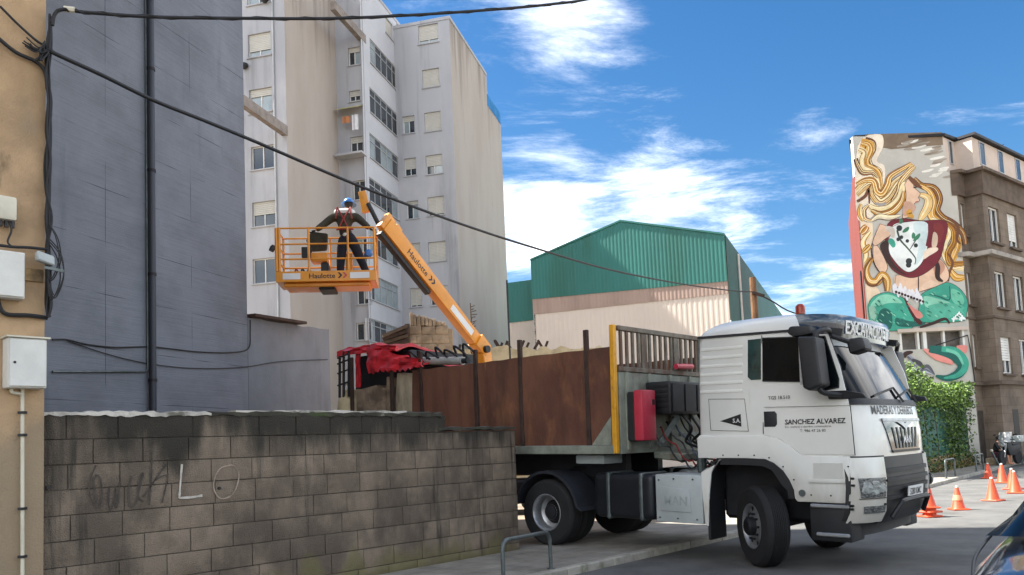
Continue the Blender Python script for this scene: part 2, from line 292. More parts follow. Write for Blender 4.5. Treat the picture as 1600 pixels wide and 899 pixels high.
# board marks of the grey shuttered concrete
def board_marks(m):
    t = m.node_tree; b = t.nodes['Principled BSDF']; geo = t.nodes.new('ShaderNodeNewGeometry')
    mp = t.nodes.new('ShaderNodeMapping'); mp.inputs['Rotation'].default_value = (0, 0, rad(17.7)); t.links.new(geo.outputs['Position'], mp.inputs[0])
    sp = t.nodes.new('ShaderNodeSeparateXYZ'); t.links.new(mp.outputs[0], sp.inputs[0]); cb = t.nodes.new('ShaderNodeCombineXYZ'); t.links.new(sp.outputs[1], cb.inputs[0]); t.links.new(sp.outputs[2], cb.inputs[1])
    nz = t.nodes.new('ShaderNodeTexNoise'); m2 = t.nodes.new('ShaderNodeMapping'); m2.inputs['Scale'].default_value = (.35, 9, 1); t.links.new(cb.outputs[0], m2.inputs[0]); t.links.new(m2.outputs[0], nz.inputs['Vector']); nz.inputs['Scale'].default_value = 1.6; nz.inputs['Detail'].default_value = 6; nz.inputs['Roughness'].default_value = .7
    br = t.nodes.new('ShaderNodeTexBrick'); br.inputs['Scale'].default_value = 1; br.inputs['Brick Width'].default_value = 2.1; br.inputs['Row Height'].default_value = .9; br.inputs['Mortar Size'].default_value = .007; br.inputs['Mortar Smooth'].default_value = .4; br.offset = .0; t.links.new(cb.outputs[0], br.inputs['Vector'])
    n2 = t.nodes.new('ShaderNodeTexNoise'); n2.inputs['Scale'].default_value = 1.1; t.links.new(cb.outputs[0], n2.inputs['Vector'])
    ms = t.nodes.new('ShaderNodeMapRange'); ms.inputs[1].default_value = .45; ms.inputs[2].default_value = .6; t.links.new(n2.outputs[0], ms.inputs[0])
    mj = t.nodes.new('ShaderNodeMath'); mj.operation = 'MULTIPLY'; t.links.new(br.outputs['Fac'], mj.inputs[0]); t.links.new(ms.outputs[0], mj.inputs[1])
    sub = t.nodes.new('ShaderNodeMath'); sub.operation = 'MULTIPLY_ADD'; t.links.new(mj.outputs[0], sub.inputs[0]); sub.inputs[1].default_value = -.8; t.links.new(nz.outputs[0], sub.inputs[2])
    bp = t.nodes.new('ShaderNodeBump'); bp.inputs['Strength'].default_value = .55; bp.inputs['Distance'].default_value = .03; t.links.new(sub.outputs[0], bp.inputs['Height']); t.links.new(bp.outputs[0], b.inputs['Normal'])
    src = b.inputs['Base Color'].links[0].from_socket; mr = t.nodes.new('ShaderNodeMapRange'); mr.inputs[1].default_value = .56; mr.inputs[2].default_value = .75; mr.inputs[4].default_value = .28; t.links.new(nz.outputs[0], mr.inputs[0])
    mix = t.nodes.new('ShaderNodeMix'); mix.data_type = 'RGBA'; t.links.new(mr.outputs[0], mix.inputs[0]); t.links.new(src, mix.inputs[6]); mix.inputs[7].default_value = (*lin('4c525c'), 1)
    mx2 = t.nodes.new('ShaderNodeMix'); mx2.data_type = 'RGBA'; t.links.new(mj.outputs[0], mx2.inputs[0]); t.links.new(mix.outputs[2], mx2.inputs[6]); mx2.inputs[7].default_value = (*lin('3a3f48'), 1)
    t.links.new(mx2.outputs[2], b.inputs['Base Color'])
stain(greyw, '868c96', .45, (1, 1, .6), .5, .7, .55); stain(greyw, '535962', 1.6, (1.2, 1.2, .1), .6, .74, .5); board_marks(greyw)
def paver_lines(m):
    t = m.node_tree; b = t.nodes['Principled BSDF']; geo = t.nodes.new('ShaderNodeNewGeometry'); mp = t.nodes.new('ShaderNodeMapping'); mp.inputs['Rotation'].default_value = (0, 0, rad(43)); t.links.new(geo.outputs['Position'], mp.inputs[0])
    br = t.nodes.new('ShaderNodeTexBrick'); br.offset = 0; br.inputs['Scale'].default_value = 1; br.inputs['Brick Width'].default_value = .3; br.inputs['Row Height'].default_value = .3; br.inputs['Mortar Size'].default_value = .006; br.inputs['Color1'].default_value = (1, 1, 1, 1); br.inputs['Color2'].default_value = (.82, .82, .82, 1); br.inputs['Mortar'].default_value = (.45, .44, .42, 1); t.links.new(mp.outputs[0], br.inputs['Vector'])
    src = b.inputs['Base Color'].links[0].from_socket; mix = t.nodes.new('ShaderNodeMix'); mix.data_type = 'RGBA'; mix.blend_type = 'MULTIPLY'; mix.inputs[0].default_value = .8; t.links.new(src, mix.inputs[6]); t.links.new(br.outputs['Color'], mix.inputs[7]); t.links.new(mix.outputs[2], b.inputs['Base Color'])
paver_lines(paving)
def stone_joints(m):
    t = m.node_tree; b = t.nodes['Principled BSDF']; geo = t.nodes.new('ShaderNodeNewGeometry'); mp = t.nodes.new('ShaderNodeMapping'); mp.inputs['Rotation'].default_value = (0, 0, rad(-38)); t.links.new(geo.outputs['Position'], mp.inputs[0]); sp = t.nodes.new('ShaderNodeSeparateXYZ'); t.links.new(mp.outputs[0], sp.inputs[0])
    ad3 = t.nodes.new('ShaderNodeMath'); t.links.new(sp.outputs[0], ad3.inputs[0]); t.links.new(sp.outputs[1], ad3.inputs[1]); cb = t.nodes.new('ShaderNodeCombineXYZ'); t.links.new(ad3.outputs[0], cb.inputs[0]); t.links.new(sp.outputs[2], cb.inputs[1])
    br = t.nodes.new('ShaderNodeTexBrick'); br.inputs['Scale'].default_value = 1; br.inputs['Brick Width'].default_value = .8; br.inputs['Row Height'].default_value = .38; br.inputs['Mortar Size'].default_value = .012; br.inputs['Color1'].default_value = (1, 1, 1, 1); br.inputs['Color2'].default_value = (.8, .78, .75, 1); br.inputs['Mortar'].default_value = (.6, .58, .55, 1); t.links.new(cb.outputs[0], br.inputs['Vector'])
    src = b.inputs['Base Color'].links[0].from_socket; mix = t.nodes.new('ShaderNodeMix'); mix.data_type = 'RGBA'; mix.blend_type = 'MULTIPLY'; mix.inputs[0].default_value = .9; t.links.new(src, mix.inputs[6]); t.links.new(br.outputs['Color'], mix.inputs[7]); t.links.new(mix.outputs[2], b.inputs['Base Color'])
stone_joints(fac_brown)

# ================================================================== SETTING: ground, road, pavement, kerb
tag(obj('ground', G().box((-400, -400, -.6), (400, 400, -.02)), earth), kind='structure')
def kerb_v(u):
    pts = [(-60, -6.62), (14, -6.62), (25, -7.2), (45, -8.35), (120, -14)]
    for (a, b), (c, d) in zip(pts, pts[1:]):
        if u <= c: return b + (d-b)*(u-a)/(c-a)
    return pts[-1][1]
us = [-40, 0, 14, 25, 45, 120]
g = G(); vs_ = []
for u in us: vs_ += [S(u, kerb_v(u)+.01, 0), S(u, kerb_v(u)+9.5, 0)]
g.add(vs_, [(2*i, 2*i+1, 2*i+3, 2*i+2) for i in range(len(us)-1)]); tag(obj('road', g, asphalt), kind='structure')
g = G(); vs_ = []
for u in us: vs_ += [S(u, -8.75 if u < 20 else kerb_v(u)-3.2, .1), S(u, kerb_v(u)-.15, .1)]
g.add(vs_, [(2*i, 2*i+1, 2*i+3, 2*i+2) for i in range(len(us)-1)]); pav = tag(obj('pavement', g, paving), kind='structure')
g = G(); vs_ = []
for u in us: vs_ += [S(u, kerb_v(u)+9.5, .1), S(u, kerb_v(u)+14, .1)]
g.add(vs_, [(2*i, 2*i+1, 2*i+3, 2*i+2) for i in range(len(us)-1)]); tag(obj('pavement', g, paving), kind='structure')
g = G(); g.add([S(-30, -8.7, .092), S(90, -8.7, .092), S(90, -70, .092), S(-30, -70, .092)], [(0, 1, 2, 3)]); tag(obj('yard', g, earth), kind='structure')
kb = tag(bpy.data.objects.new('kerb', None), kind='structure'); link(kb); WM[kb] = Matrix.Identity(4)
kme = mesh('kerb_stone', G().box((0, 0, -.15), (.992, .152, .104)), kerbm, bevel=.015)
u = -3.0
while u < 60:
    a = S(u, kerb_v(u)); b = S(u+1, kerb_v(u+1)); d = b-a
    inst('kerb_stone', kme, kb, (a.x, a.y, random.uniform(-.004, .004)), (0, 0, math.atan2(d.y, d.x)))
    u += 1.0

# ================================================================== block wall
WV = -8.5
wall = root('block_wall', S(2.5, WV, .09), 'long weathered concrete block yard wall with scrawled graffiti and mossy top', 'wall')
WL = lambda u, v, z: WM[wall].inverted() @ S(u, v, z)
H = .245; LN = .485
def walltop(u): return 2.165 if u < 7.62 else 1.96
core = G()
core.obox(S(2.5, WV-.012, .09), sv*5.12, -nv*.17, (0, 0, 2.04)); core.obox(S(7.62, WV-.012, .09), sv*1.51, -nv*.17, (0, 0, 1.84)); obj('mortar_bed', core, mortar, wall, world=True)
bms = []
for k in range(6):
    gg = G().box((0, 0, 0), (1, .185, 1)); 
    for i in range(8): gg.v[i] += Vector((0, random.uniform(-.004, .004), 0))
    gg.v = [Vector((p.x*.47, p.y, p.z*.232)) for p in gg.v]; bms.append(mesh('block', gg, blockm, bevel=.007, seg=2))
yaw = math.atan2(sv.y, sv.x)
row = 0; z = 1.92+H
while z > .12:
    z0 = z-H; off = (0 if row % 2 else .25)*1.0 + random.uniform(-.03, .03)
    u = 2.5 - off
    while u < 9.12:
        a = max(u, 2.5); b = min(u+LN, 9.13)
        if z > walltop((a+b)/2)+.1 and (a < 7.62 < b): b = 7.62
        if b-a > .06 and z <= walltop((a+b)/2)+.1:
            zb = max(z0, .09); zt = min(z, walltop((a+b)/2))
            o = inst('block', random.choice(bms), wall); p = WL(a+.004, WV+.0, zb+.005)
            o.location = p; o.rotation_euler = (random.uniform(-.004, .004), 0, yaw); o.scale = ((b-a-.009)/.47, 1, (zt-zb-.009)/.232)
            # block depth runs into the wall
            d = nv*random.uniform(-.006, .006); o.location = o.location + d
        u += LN if random.random() > .12 else LN*.62
    z -= H; row += 1
# the cement coping, ragged
def ragged(u0_, u1_, z0_, th, name, mat, v0=.03, dpt=.26, step=.11, taper=False):
    g = G(); n = int((u1_-u0_)/step); rings = []
    for i in range(n+1):
        u = u0_+(u1_-u0_)*i/n; t = th*(.6+.8*random.random()); fr = v0*(.2+.9*random.random())
        rings.append([S(u, WV+fr, z0_-random.random()*.03), S(u, WV+fr*.8, z0_+t*.7), S(u, WV-.04, z0_+t), S(u, WV-dpt, z0_+t*.9), S(u, WV-dpt, z0_-.01)])
    vs_ = sum(rings, []); fs = [(i*5+k, i*5+(k+1) % 5, (i+1)*5+(k+1) % 5, (i+1)*5+k) for i in range(n) for k in range(5)] + [(0, 1, 2, 3, 4), tuple(n*5+k for k in (4, 3, 2, 1, 0))]
    g.add(vs_, fs); return obj(name, g, mat, wall, world=True)
mossy = pm('mossy_cement', '3b3930', .95, .35, 4, bump=.7, bscale=30); stain(mossy, 'aaa69a', 1.6, (1, 1, 1), .6, .7, .8); stain(mossy, '3c4a24', 3, (1, 1, 1), .55, .7, .7)
tag(ragged(2.52, 4.2, 2.165, .032, 'coping', coping, .022, step=.05), 'pale cement coping'); ragged(4.2, 7.62, 2.165, .04, 'coping', mossy, .02); ragged(7.55, 9.13, 1.96, .035, 'coping', mossy, .03)  # pale cement on the near stretch, dark mossy cement beyond
ragged(4.5, 7.0, 2.2, .022, 'coping', coping, -.02, .2)
# graffiti strokes lie on the block faces
chalk_d = pm('spray_black', '46403a', .9, .3, 8, bump=0); chalk_w = pm('spray_white', 'b9b4aa', .9, .25, 8, bump=0)
def stroke(pts, wpx, mat, dots=1.0):
    gg = G(); pw = [onplane(x, y, S(0, WV+.016), nv) for x, y in pts]; q = []
    for i in range(len(pw)-1):
        for k in range(6): q.append(pw[i].lerp(pw[i+1], k/6))
    q = smooth(pw, 6); wd = wpx*.0062; vs_ = []
    for i, p in enumerate(q):
        d = (q[min(i+1, len(q)-1)]-q[max(i-1, 0)]).normalized(); r = d.cross(nv).normalized(); ww = wd*(.7+.5*random.random()); vs_ += [p+r*ww/2, p-r*ww/2]
    gg.add(vs_, [(2*i, 2*i+1, 2*i+3, 2*i+2) for i in range(len(q)-1)]); return obj('graffiti', gg, mat, wall, world=True)
def c7(l): return [(50+x/3.2225, 620+y/3.2225) for x, y in l]
stroke(c7([(322, 345), (300, 400), (288, 460), (300, 520), (335, 560), (352, 500), (345, 420), (325, 395), (312, 440), (325, 540)]), 2.6, chalk_d)
stroke(c7([(390, 450), (385, 530), (395, 575), (415, 520), (420, 460), (425, 560), (437, 510), (440, 430)]), 2.6, chalk_d)
stroke(c7([(500, 400), (488, 470), (495, 550), (520, 540), (545, 450), (560, 385), (540, 420), (535, 500), (560, 530)]), 2.8, chalk_d)
stroke(c7([(602, 265), (600, 400), (590, 545)]), 3.0, chalk_d); stroke(c7([(680, 335), (620, 420), (560, 505)]), 3.2, chalk_d); stroke(c7([(620, 420), (680, 395), (672, 460), (655, 535)]), 2.6, chalk_d)
stroke(c7([(755, 340), (748, 430), (742, 510)]), 4, chalk_w); stroke(c7([(742, 510), (800, 507), (858, 498)]), 4, chalk_w)
stroke(c7([(1000, 345), (950, 360), (920, 410), (918, 470), (950, 512), (1000, 500), (1030, 455), (1042, 390), (1020, 350), (990, 343)]), 2.2, pm('spray_faint', '97897a', .9, .3, 8, bump=0))
for q in ((130, 762), (343, 763)):
    p = onplane(q[0]-55 if q[0] < 200 else q[0], q[1], S(0, WV+.01), nv); obj('bolt_hole', G().cyl(p-nv*.02, p+nv*.006, .018, 10), black_plastic, wall, world=True)

# ================================================================== beige building at the street corner
bb = root('beige_building', S(0, -8.4, .09), 'beige rendered corner building carrying meter boxes and cable bundles', 'building')
BV = -8.40
g = G(); g.obox(S(-12, BV, .09), sv*14.5, -nv*5.5, (0, 0, 13)); obj('wall', g, beige, bb, world=True)
g = G(); g.obox(S(-12, BV+.0, 3.42), sv*14.48, nv*.03, (0, 0, .12)); obj('ledge', g, stain(pm('stained_ledge', '9c825c', .9, .3, 2, bump=.3), '3d3429', 2, (1, 1, 1), .4, .6, .8), bb, world=True)
bp_ = lambda x, y, o=0: onplane(x, y, S(0, BV+o), nv)
def wallbox(name, x0, y0, x1, y1, th, mat, label, cat, door=True, bev=.015):
    a = bp_(x0, y1, th); b = bp_(x1, y0, th); ua, ub = a.dot(sv), b.dot(sv); c = bp_((x0+x1)/2, y1, th)
    za = c.z; zb = bp_((x0+x1)/2, y0, th).z
    r = root(name, S((ua+ub)/2, BV, za), label, cat); g = G(); g.obox(S(ua, BV+.002, za), sv*(ub-ua), nv*(th-.025), (0, 0, zb-za)); obj('housing', g, mat, r, bevel=bev, seg=2, world=True)
    if door:
        g = G(); g.obox(S(ua+.012, BV+th-.022, za+.012), sv*(ub-ua-.024), nv*.02, (0, 0, zb-za-.024)); d = obj('door', g, mat, r, bevel=.006, world=True)
        g = G(); q = S(ua+.05, BV+th-.003, (za+zb)/2); g.cyl(q, q+nv*.006, .012, 10); obj('lock', g, black_plastic, d, world=True)
    return r, ua, ub, za, zb
r_, ua, ub, za, zb = wallbox('meter_box', 13, 528, 75, 606, .2, white_plain, 'weathered white meter box above a thin downpipe on beige wall', 'meter box')
g = G(); g.obox(S(ua-.02, BV+.01, zb), sv*(ub-ua+.04), nv*.2, (0, 0, .015)); obj('rain_cap', g, off_white, r_, world=True)
wallbox('meter_box', -25, 390, 41, 464, .16, white_plain, 'clean white cabinet with a seam across its door on beige wall', 'meter box')
r_, ua, ub, za, zb = wallbox('antenna_box', -8, 304, 29, 342, .14, off_white, 'small cream ribbed terminal box above stained ledge', 'terminal box', False, .03)
for k in range(3):
    g = G(); q = S(ua+.06+.05*k, BV+.07, za); g.cyl(q, q-Vector((0, 0, .06)), .018, 8); obj('cable_gland', g, black_plastic, r_, world=True)
r_ = root('splice_box', bp_(68, 415, .1), 'small grey splice box hanging amid tangled cables at wall corner', 'splice box')
g = G(); a = bp_(54, 408, .12); g.obox(a, sv*.15+Vector((0, 0, -.04)), nv*.08, (.0, 0, .09)); obj('housing', g, silver, r_, bevel=.012, world=True); g = G(); g.bar(bp_(70, 418, .15), bp_(100, 424, .25), .025); obj('bracket', g, galv, r_, world=True)
def cab3(pts, o=.03): return [bp_(x, y, o) for x, y in pts]
def cable(path, r, label, name='cable', group=None, mat=None): return tag(obj(name, G().tube(smooth(path), r, 8), mat or cable_m), label, 'cable', group)
cb_ = root('cable_bundle', bp_(74, 500, .03), 'thick black cable bundle running down the building corner', 'cable bundle')
for k in range(6):
    pts = [(80+random.uniform(-3, 3), 22+3*k)] + [(75+random.uniform(-5, 5)+(2 if y > 300 else 0), y) for y in range(70, 480, 45)] + [(75+random.uniform(-3, 3), 496)]
    obj('cable', G().tube(smooth(cab3(pts, .03+.012*k)), random.choice((.009, .012, .016)), 6), cable_m, cb_, world=True)
for k in range(5):
    x = 78+random.uniform(0, 12); y = random.uniform(345, 380); pts = [(76, y), (x+6, y+25), (x+10, y+60), (x-4, y+90), (74, y+60)]
    obj('loop', G().tube(smooth(cab3(pts, .08+.02*k)), .006, 6), cable_m, cb_, world=True)
for k in range(7):
    a = random.uniform(-8, 8); pts = [(40+random.uniform(-8, 8), 66+a), (58, 78+a*.6), (70, 70-a), (62, 88-a), (76, 80+random.uniform(-6, 6)), (60+a, 95)]
    obj('loop', G().tube(smooth(cab3(pts, .05+.015*k)), .007, 6), cable_m, cb_, world=True)
cable(cab3([(0, 10), (30, 40), (60, 66), (76, 72)], .06), .012, 'upper thin cable sloping down the beige wall to the bundle'); cable(cab3([(-5, 58), (25, 82), (55, 96), (70, 112), (74, 140)], .05), .018, 'thick cable curving along beige wall into the corner bundle')
cable(cab3([(-5, 383), (20, 386), (45, 387), (74, 390)], .09), .014, 'cable lying along the stained ledge'); cable(cab3([(-4, 466), (2, 485), (15, 492), (45, 493), (74, 497)], .04), .02, 'thick cable looping under white cabinet to the corner')
cable(cab3([(14, 345), (18, 360), (12, 378), (20, 386)], .08), .009, 'short drop cable below cream terminal box')
dp = root('conduit_pipe', bp_(35, 899, .03), 'thin painted conduit pipe dropping below the white meter box', 'conduit pipe')
obj('pipe', G().tube(smooth([bp_(19, 606, .05), bp_(19, 613, .05), bp_(34, 617, .04), bp_(35, 630, .04), S(bp_(35, 700).dot(sv), BV+.04, .1)], 4), .016, 8), off_white, dp, world=True)
for y in (645, 680, 795, 870): q = bp_(35, y, .04); obj('clip', G().box(q-Vector((.028, .028, .012)), q+Vector((.028, .028, .012))), black_plastic, dp, world=True)

# ================================================================== grey party wall building
GA = rad(17.7); gd = Vector((math.sin(GA), math.cos(GA), 0)); gn = Vector((math.cos(GA), -math.sin(GA), 0))
GE = dep(386, 480, 16.8); GE.z = .09
gb = root('grey_building', GE, 'tall windowless grey painted concrete party wall above the yard', 'building')
g = G(); g.obox(GE-gd*11, gd*11, -gn*14, (0, 0, 25)); obj('wall', g, greyw, gb, world=True)
gp = lambda x, y, o=0: onplane(x, y, GE+gn*o, gn)
lowz0 = gp(392, 497).z; lowz1 = gp(515, 517).z; q1 = gp(515, 560); le = (q1-GE).dot(gd)
yw = root('yard_wall', GE+gd*.02, 'lower grey rendered yard wall with crumbling top behind red wreck', 'wall')
g = G(); n = 14; vs_ = []
for i in range(n+1):
    p = GE + gd*(.01+(le-.01)*i/n); zz = lowz0+(lowz1-lowz0)*i/n + random.uniform(-.03, .03)
    for o_, z_ in ((0, .09), (0, zz), (-.3, zz), (-.3, .09)): q = p - gn*(-o_); vs_.append(Vector((q.x, q.y, z_)))
fs = [(i*4+k, i*4+(k+1) % 4, (i+1)*4+(k+1) % 4, (i+1)*4+k) for i in range(n) for k in range(4)] + [(0, 1, 2, 3), tuple(n*4+k for k in (3, 2, 1, 0))]
g.add(vs_, fs); obj('wall', g, stain(pm('grey_render', '70767e', .9, .12, 1, bump=.25, bscale=20), '565a5f', 1.2, (1, 1, .2), .5, .68, .7), yw, world=True)
g = G(); a = GE+gd*.02+gn*.02; a.z = lowz0+.035; b = gp(470, 509, .02); b.z = gp(470, 508).z+.03; g.bar(a, b, .34, .06); obj('coping', g, rustbar, yw, world=True)
dpn = root('drain_pipe', gp(241, 640, .1), 'dark drain pipe running down the grey party wall', 'pipe')
zt = 24; p = gp(237, 330, .09)
obj('pipe', G().cyl((p.x, p.y, .09), (p.x, p.y, zt), .062, 14), pm('dark_pipe', '252a35', .5, .1, 4, bump=0), dpn, world=True)
for z in np.arange(1.2, 12, 1.9): obj('bracket', G().lathe([(0, .075), (.05, .075)], (p.x, p.y, z), (0, 0, 1), 12), dark_steel, dpn, world=True)
p2 = gp(229.5, 330, .03)
tag(obj('conduit_pipe', G().tube([(p2.x, p2.y, 24), (p2.x, p2.y, gp(230, 580).z+.05)] + [gp(228, 581, .03), gp(82, 581, .03)], .018, 8), galv), 'slim grey conduit beside the drain pipe turning along wall foot', 'pipe')
gw = lambda pts: [gp(x, y, .03) for x, y in pts]
cable(gw([(82, 531), (105, 531), (135, 538), (180, 543), (232, 542), (265, 545), (310, 550), (360, 551), (388, 545), (391, 520), (391, 500)]), .013, 'slack black cable drooping across grey wall and up its corner')
cable(gw([(105, 532), (150, 548), (200, 562), (250, 571), (310, 576), (380, 574), (440, 565), (512, 562)]), .009, 'thin slack cable sagging lowest along the grey walls')

# ================================================================== apartment block (stepped plan)
AA = rad(14.5); ad_ = Vector((math.sin(AA), math.cos(AA), 0)); ae = Vector((math.cos(AA), -math.sin(AA), 0))
PA = dep(452, 400, 40)
PB0 = onplane(533, 400, PA, ae); PB1 = onplane(576, 400, PB0, ad_); PC0 = onplane(626, 400, PB1, ae); PC1 = onplane(716, 400, PC0, ad_); PD = onplane(791, 400, PC1, ae)
for p in (PA, PB0, PB1, PC0, PC1, PD): p.z = .09
apt = root('apartment_block', PC1, 'tall stepped grey apartment block with tan end walls and glazed galleries', 'building')
def panel(name, o, dx_, wd, h, nrm, holes, mat, th=.25, z0=.09, parent=None):
    """wall sheet with real openings and reveals: o origin, dx_ unit dir along, nrm outward normal"""
    xs = sorted(set([0, wd] + [v for a in holes for v in (a[0], a[2])])); zs = sorted(set([0, h] + [v for a in holes for v in (a[1], a[3])])); g = G()
    P_ = lambda x, z, d=0: o + dx_*x + Vector((0, 0, z)) - nrm*d
    for i in range(len(xs)-1):
        for j in range(len(zs)-1):
            cx, cz = (xs[i]+xs[i+1])/2, (zs[j]+zs[j+1])/2
            if not any(a[0] < cx < a[2] and a[1] < cz < a[3] for a in holes): g.add([P_(xs[i], zs[j]), P_(xs[i+1], zs[j]), P_(xs[i+1], zs[j+1]), P_(xs[i], zs[j+1])], [(0, 1, 2, 3)])
    for a in holes:
        c = [(a[0], a[1]), (a[2], a[1]), (a[2], a[3]), (a[0], a[3])]
        for k in range(4): (x0, z0_), (x1, z1_) = c[k], c[(k+1) % 4]; g.add([P_(x0, z0_), P_(x1, z1_), P_(x1, z1_, th), P_(x0, z0_, th)], [(0, 1, 2, 3)])
    return obj(name, g, mat, parent or apt, world=True, recalc=False)
def window(parent, o, dx_, nrm, a, blind=0, fm=None, cols=2, rec=.13, light=False, transom=0):
    P_ = lambda x, z, d=0: o + dx_*x + Vector((0, 0, z)) - nrm*d
    x0, z0, x1, z1 = a; t = .055; fm = fm or win_white; g = G()
    def bar(xa, za, xb, zb): g.obox(P_(xa, za, rec+.05), dx_*(xb-xa), nrm*.06, (0, 0, zb-za))
    bar(x0, z0, x0+t, z1); bar(x1-t, z0, x1, z1); bar(x0+t, z0, x1-t, z0+t); bar(x0+t, z1-t, x1-t, z1)
    for k in range(1, cols): xm = x0+(x1-x0)*k/cols; bar(xm-t/2, z0+t, xm+t/2, z1-t)
    if transom: zt_ = z1-(z1-z0)*transom; bar(x0+t, zt_-t/2, x1-t, zt_+t/2)
    wn = obj('window', g, fm, parent, world=True)
    for k in range(cols):
        xa = x0+(x1-x0)*k/cols+.01; xb = x0+(x1-x0)*(k+1)/cols-.01; g = G(); g.obox(P_(xa, z0+.01, rec+.035), dx_*(xb-xa), nrm*.012, (0, 0, z1-z0-.02)); obj('pane', g, random.choice([pane_m, pane_m, pane_light]) if not light else pane_light, wn, world=True)
    if blind > 0:
        g = G(); zb = z1-(z1-z0)*blind; n = max(2, int((z1-zb)/.09))
        for k in range(n): za = zb+(z1-zb)*k/n; g.obox(P_(x0+.03, za, rec-.015), dx_*(x1-x0-.06), nrm*(.02), (0, 0, (z1-zb)/n*.88))
        obj('blind', g, blind_m, wn, world=True)
    g = G(); g.obox(P_(x0-.06, z0-.06, .02), dx_*(x1-x0+.12), nrm*.1, (0, 0, .06)); obj('sill', g, apt_grey, wn, world=True)
    return wn
def build_face(o, dx_, wd, h, nrm, rects, mat, **kw):
    """rects: list of (px centre, w, h, options)"""
    holes = []; opts = []
    for (cx, cy, ww, hh, op) in rects:
        q = onplane(cx, cy, o, nrm); x = (q-o).dot(dx_); z = q.z-.09
        holes.append((x-ww/2, z-hh/2, x+ww/2, z+hh/2)); opts.append(op)
    panel('wall', o, dx_, wd, h, nrm, holes, mat)
    for a, op in zip(holes, opts): window(apt, o, dx_, nrm, a, **op)
zA = 30.0
oA = PA-ae*9
build_face(oA, ae, 9, zA, -ad_, [(403, -12, 1.32, 1.3, dict(blind=.35)), (405, 70, 1.34, 1.28, dict(blind=.72, light=True)), (407, 157, 1.34, 1.3, dict(blind=.3)), (410, 246, 1.32, 1.25, dict(blind=0)), (412, 334, 1.34, 1.3, dict(blind=.52)), (413, 423, 1.34, 1.3, dict(blind=0))] + [(403, -110, 1.32, 1.3, dict(blind=.3))], apt_grey)
LA = (PB0-PA).length
panel('wall', PA, ad_, LA, zA, ae, [], apt_tan)
zB = onplane(617, 31, PC0, ae).z; wB = (PB1-PB0).length
build_face(PB0, ae, wB, zB, -ad_, [(553, 88, .75, 1.1, dict(blind=.25)), (554, 150, .7, .65, dict(blind=.5)), (557, 229, .8, 1.2, dict(blind=.3)), (561, 297, .8, 1.15, dict(blind=0)), (566, 388, .8, 1.2, dict(blind=0)), (568, 462, .85, 1.0, dict(blind=0)), (568, 518, .9, 1.0, dict(blind=0))], apt_grey)
wG = (PC0-PB1).length
gal = []
for cy, hh in ((104, 1.55), (178, 1.55), (246, 1.5), (312, 1.45), (388, 1.5), (457, 1.5), (522, 1.3)): gal.append((601, cy, wG-.5, hh, dict(cols=5, fm=win_alu, rec=.06, transom=.28, blind=0)))
gal.append((608, 45, 1.2, 1.1, dict(blind=.85)))
build_face(PB1, ad_, wG, zB, ae, gal, pm('gallery_white', 'bdbec2', .85, .06, .5, bump=0))
zC = onplane(707, 27, PC1, ad_).z; wC = (PC1-PC0).length
cw = [(669, 53, 1.35, 1.25, dict(blind=.78)), (673, 122, 1.15, 1.2, dict(blind=.93)), (676, 190, 1.1, 1.25, dict(blind=.97, light=True)), (678, 257, 1.1, 1.25, dict(blind=.55)), (681, 322, 1.1, 1.2, dict(blind=.9)), (683, 393, 1.15, 1.25, dict(blind=.97)), (686, 462, 1.15, 1.2, dict(blind=.7)),
      (638.5, 195, .8, 1.15, dict(blind=.3)), (641, 261, .8, 1.15, dict(blind=.6)), (644.5, 328, .8, 1.15, dict(blind=.2)), (647, 395, .8, 1.2, dict(blind=.9)), (650, 465, .8, 1.2, dict(blind=.9))]
build_face(PC0, ae, wC, zC, -ad_, cw, apt_grey)
LD = (PD-PC1).length; L1 = (onplane(760, 130, PC1, ae)-PC1).dot(ad_)
panel('wall', PC1, ad_, L1, zC, ae, [], apt_tan)
zD = onplane(770, 178, PC1, ae).z
panel('wall', PC1+ad_*L1, ad_, LD-L1, zD, ae, [], apt_tan)
g = G(); g.obox(PC1+ad_*(L1+.02)+Vector((0, 0, zD-.09+.0)), ad_*(LD-L1-.04), -ae*.05, (0, 0, .95)); obj('glass_parapet', g, pm('blue_glass', '3f7fb0', .15, .2, 1, bump=0), apt, world=True)
# roofs, backs and the hidden sides
def slab(pts, z, th=.2):
    g = G(); g.prism([Vector((p.x, p.y, z)) for p in pts], (0, 0, -th)); obj('roof', g, apt_grey, apt, world=True)
back = ad_*16
slab([oA-ad_*.05, PA-ad_*.05+ae*.04, PA+back, oA+back], zA+.2); slab([PB0-ad_*.04, PB1-ad_*.04+ae*.04, PC0+ae*.04+ad_*4, PB0+ad_*8], zB+.12); slab([PC0-ad_*.05, PC1-ad_*.05+ae*.05, PC1+ae*.05+ad_*L1, PC0+ad_*L1], zC+.12)
g = G(); g.obox(PC1+ad_*L1-ae*.05, -ae*6, ad_*.3, (0, 0, zC)); obj('back_wall', g, apt_grey, apt, world=True)
# upper part of the end wall that rises over the recess
g = G(); g.obox(PB0+Vector((0, 0, zB+.2)), -ae*8, ad_*11, (0, 0, zA-zB-.2)); obj('upper_storeys', g, apt_grey, apt, world=True)
# cantilevered concrete beams
q = onplane(450, 205, PA+ae*.03, ae); q0 = onplane(381, 150, PA+ae*.03, ae)
g = G(); g.obox(q-Vector((0, 0, .25)), q0-q-Vector((0, 0, (q0-q).z)), -ae*.3, (0, 0, .5)); obj('beam', g, conc_beam, apt, world=True)
q = onplane(572, 62, PB1+ae*.03, ae); q0 = onplane(524, 18, PB1+ae*.03, ae)
g = G(); g.obox(q-Vector((0, 0, .25)), q0-q-Vector((0, 0, (q0-q).z)), -ae*.3, (0, 0, .5)); obj('beam', g, conc_beam, apt, world=True)
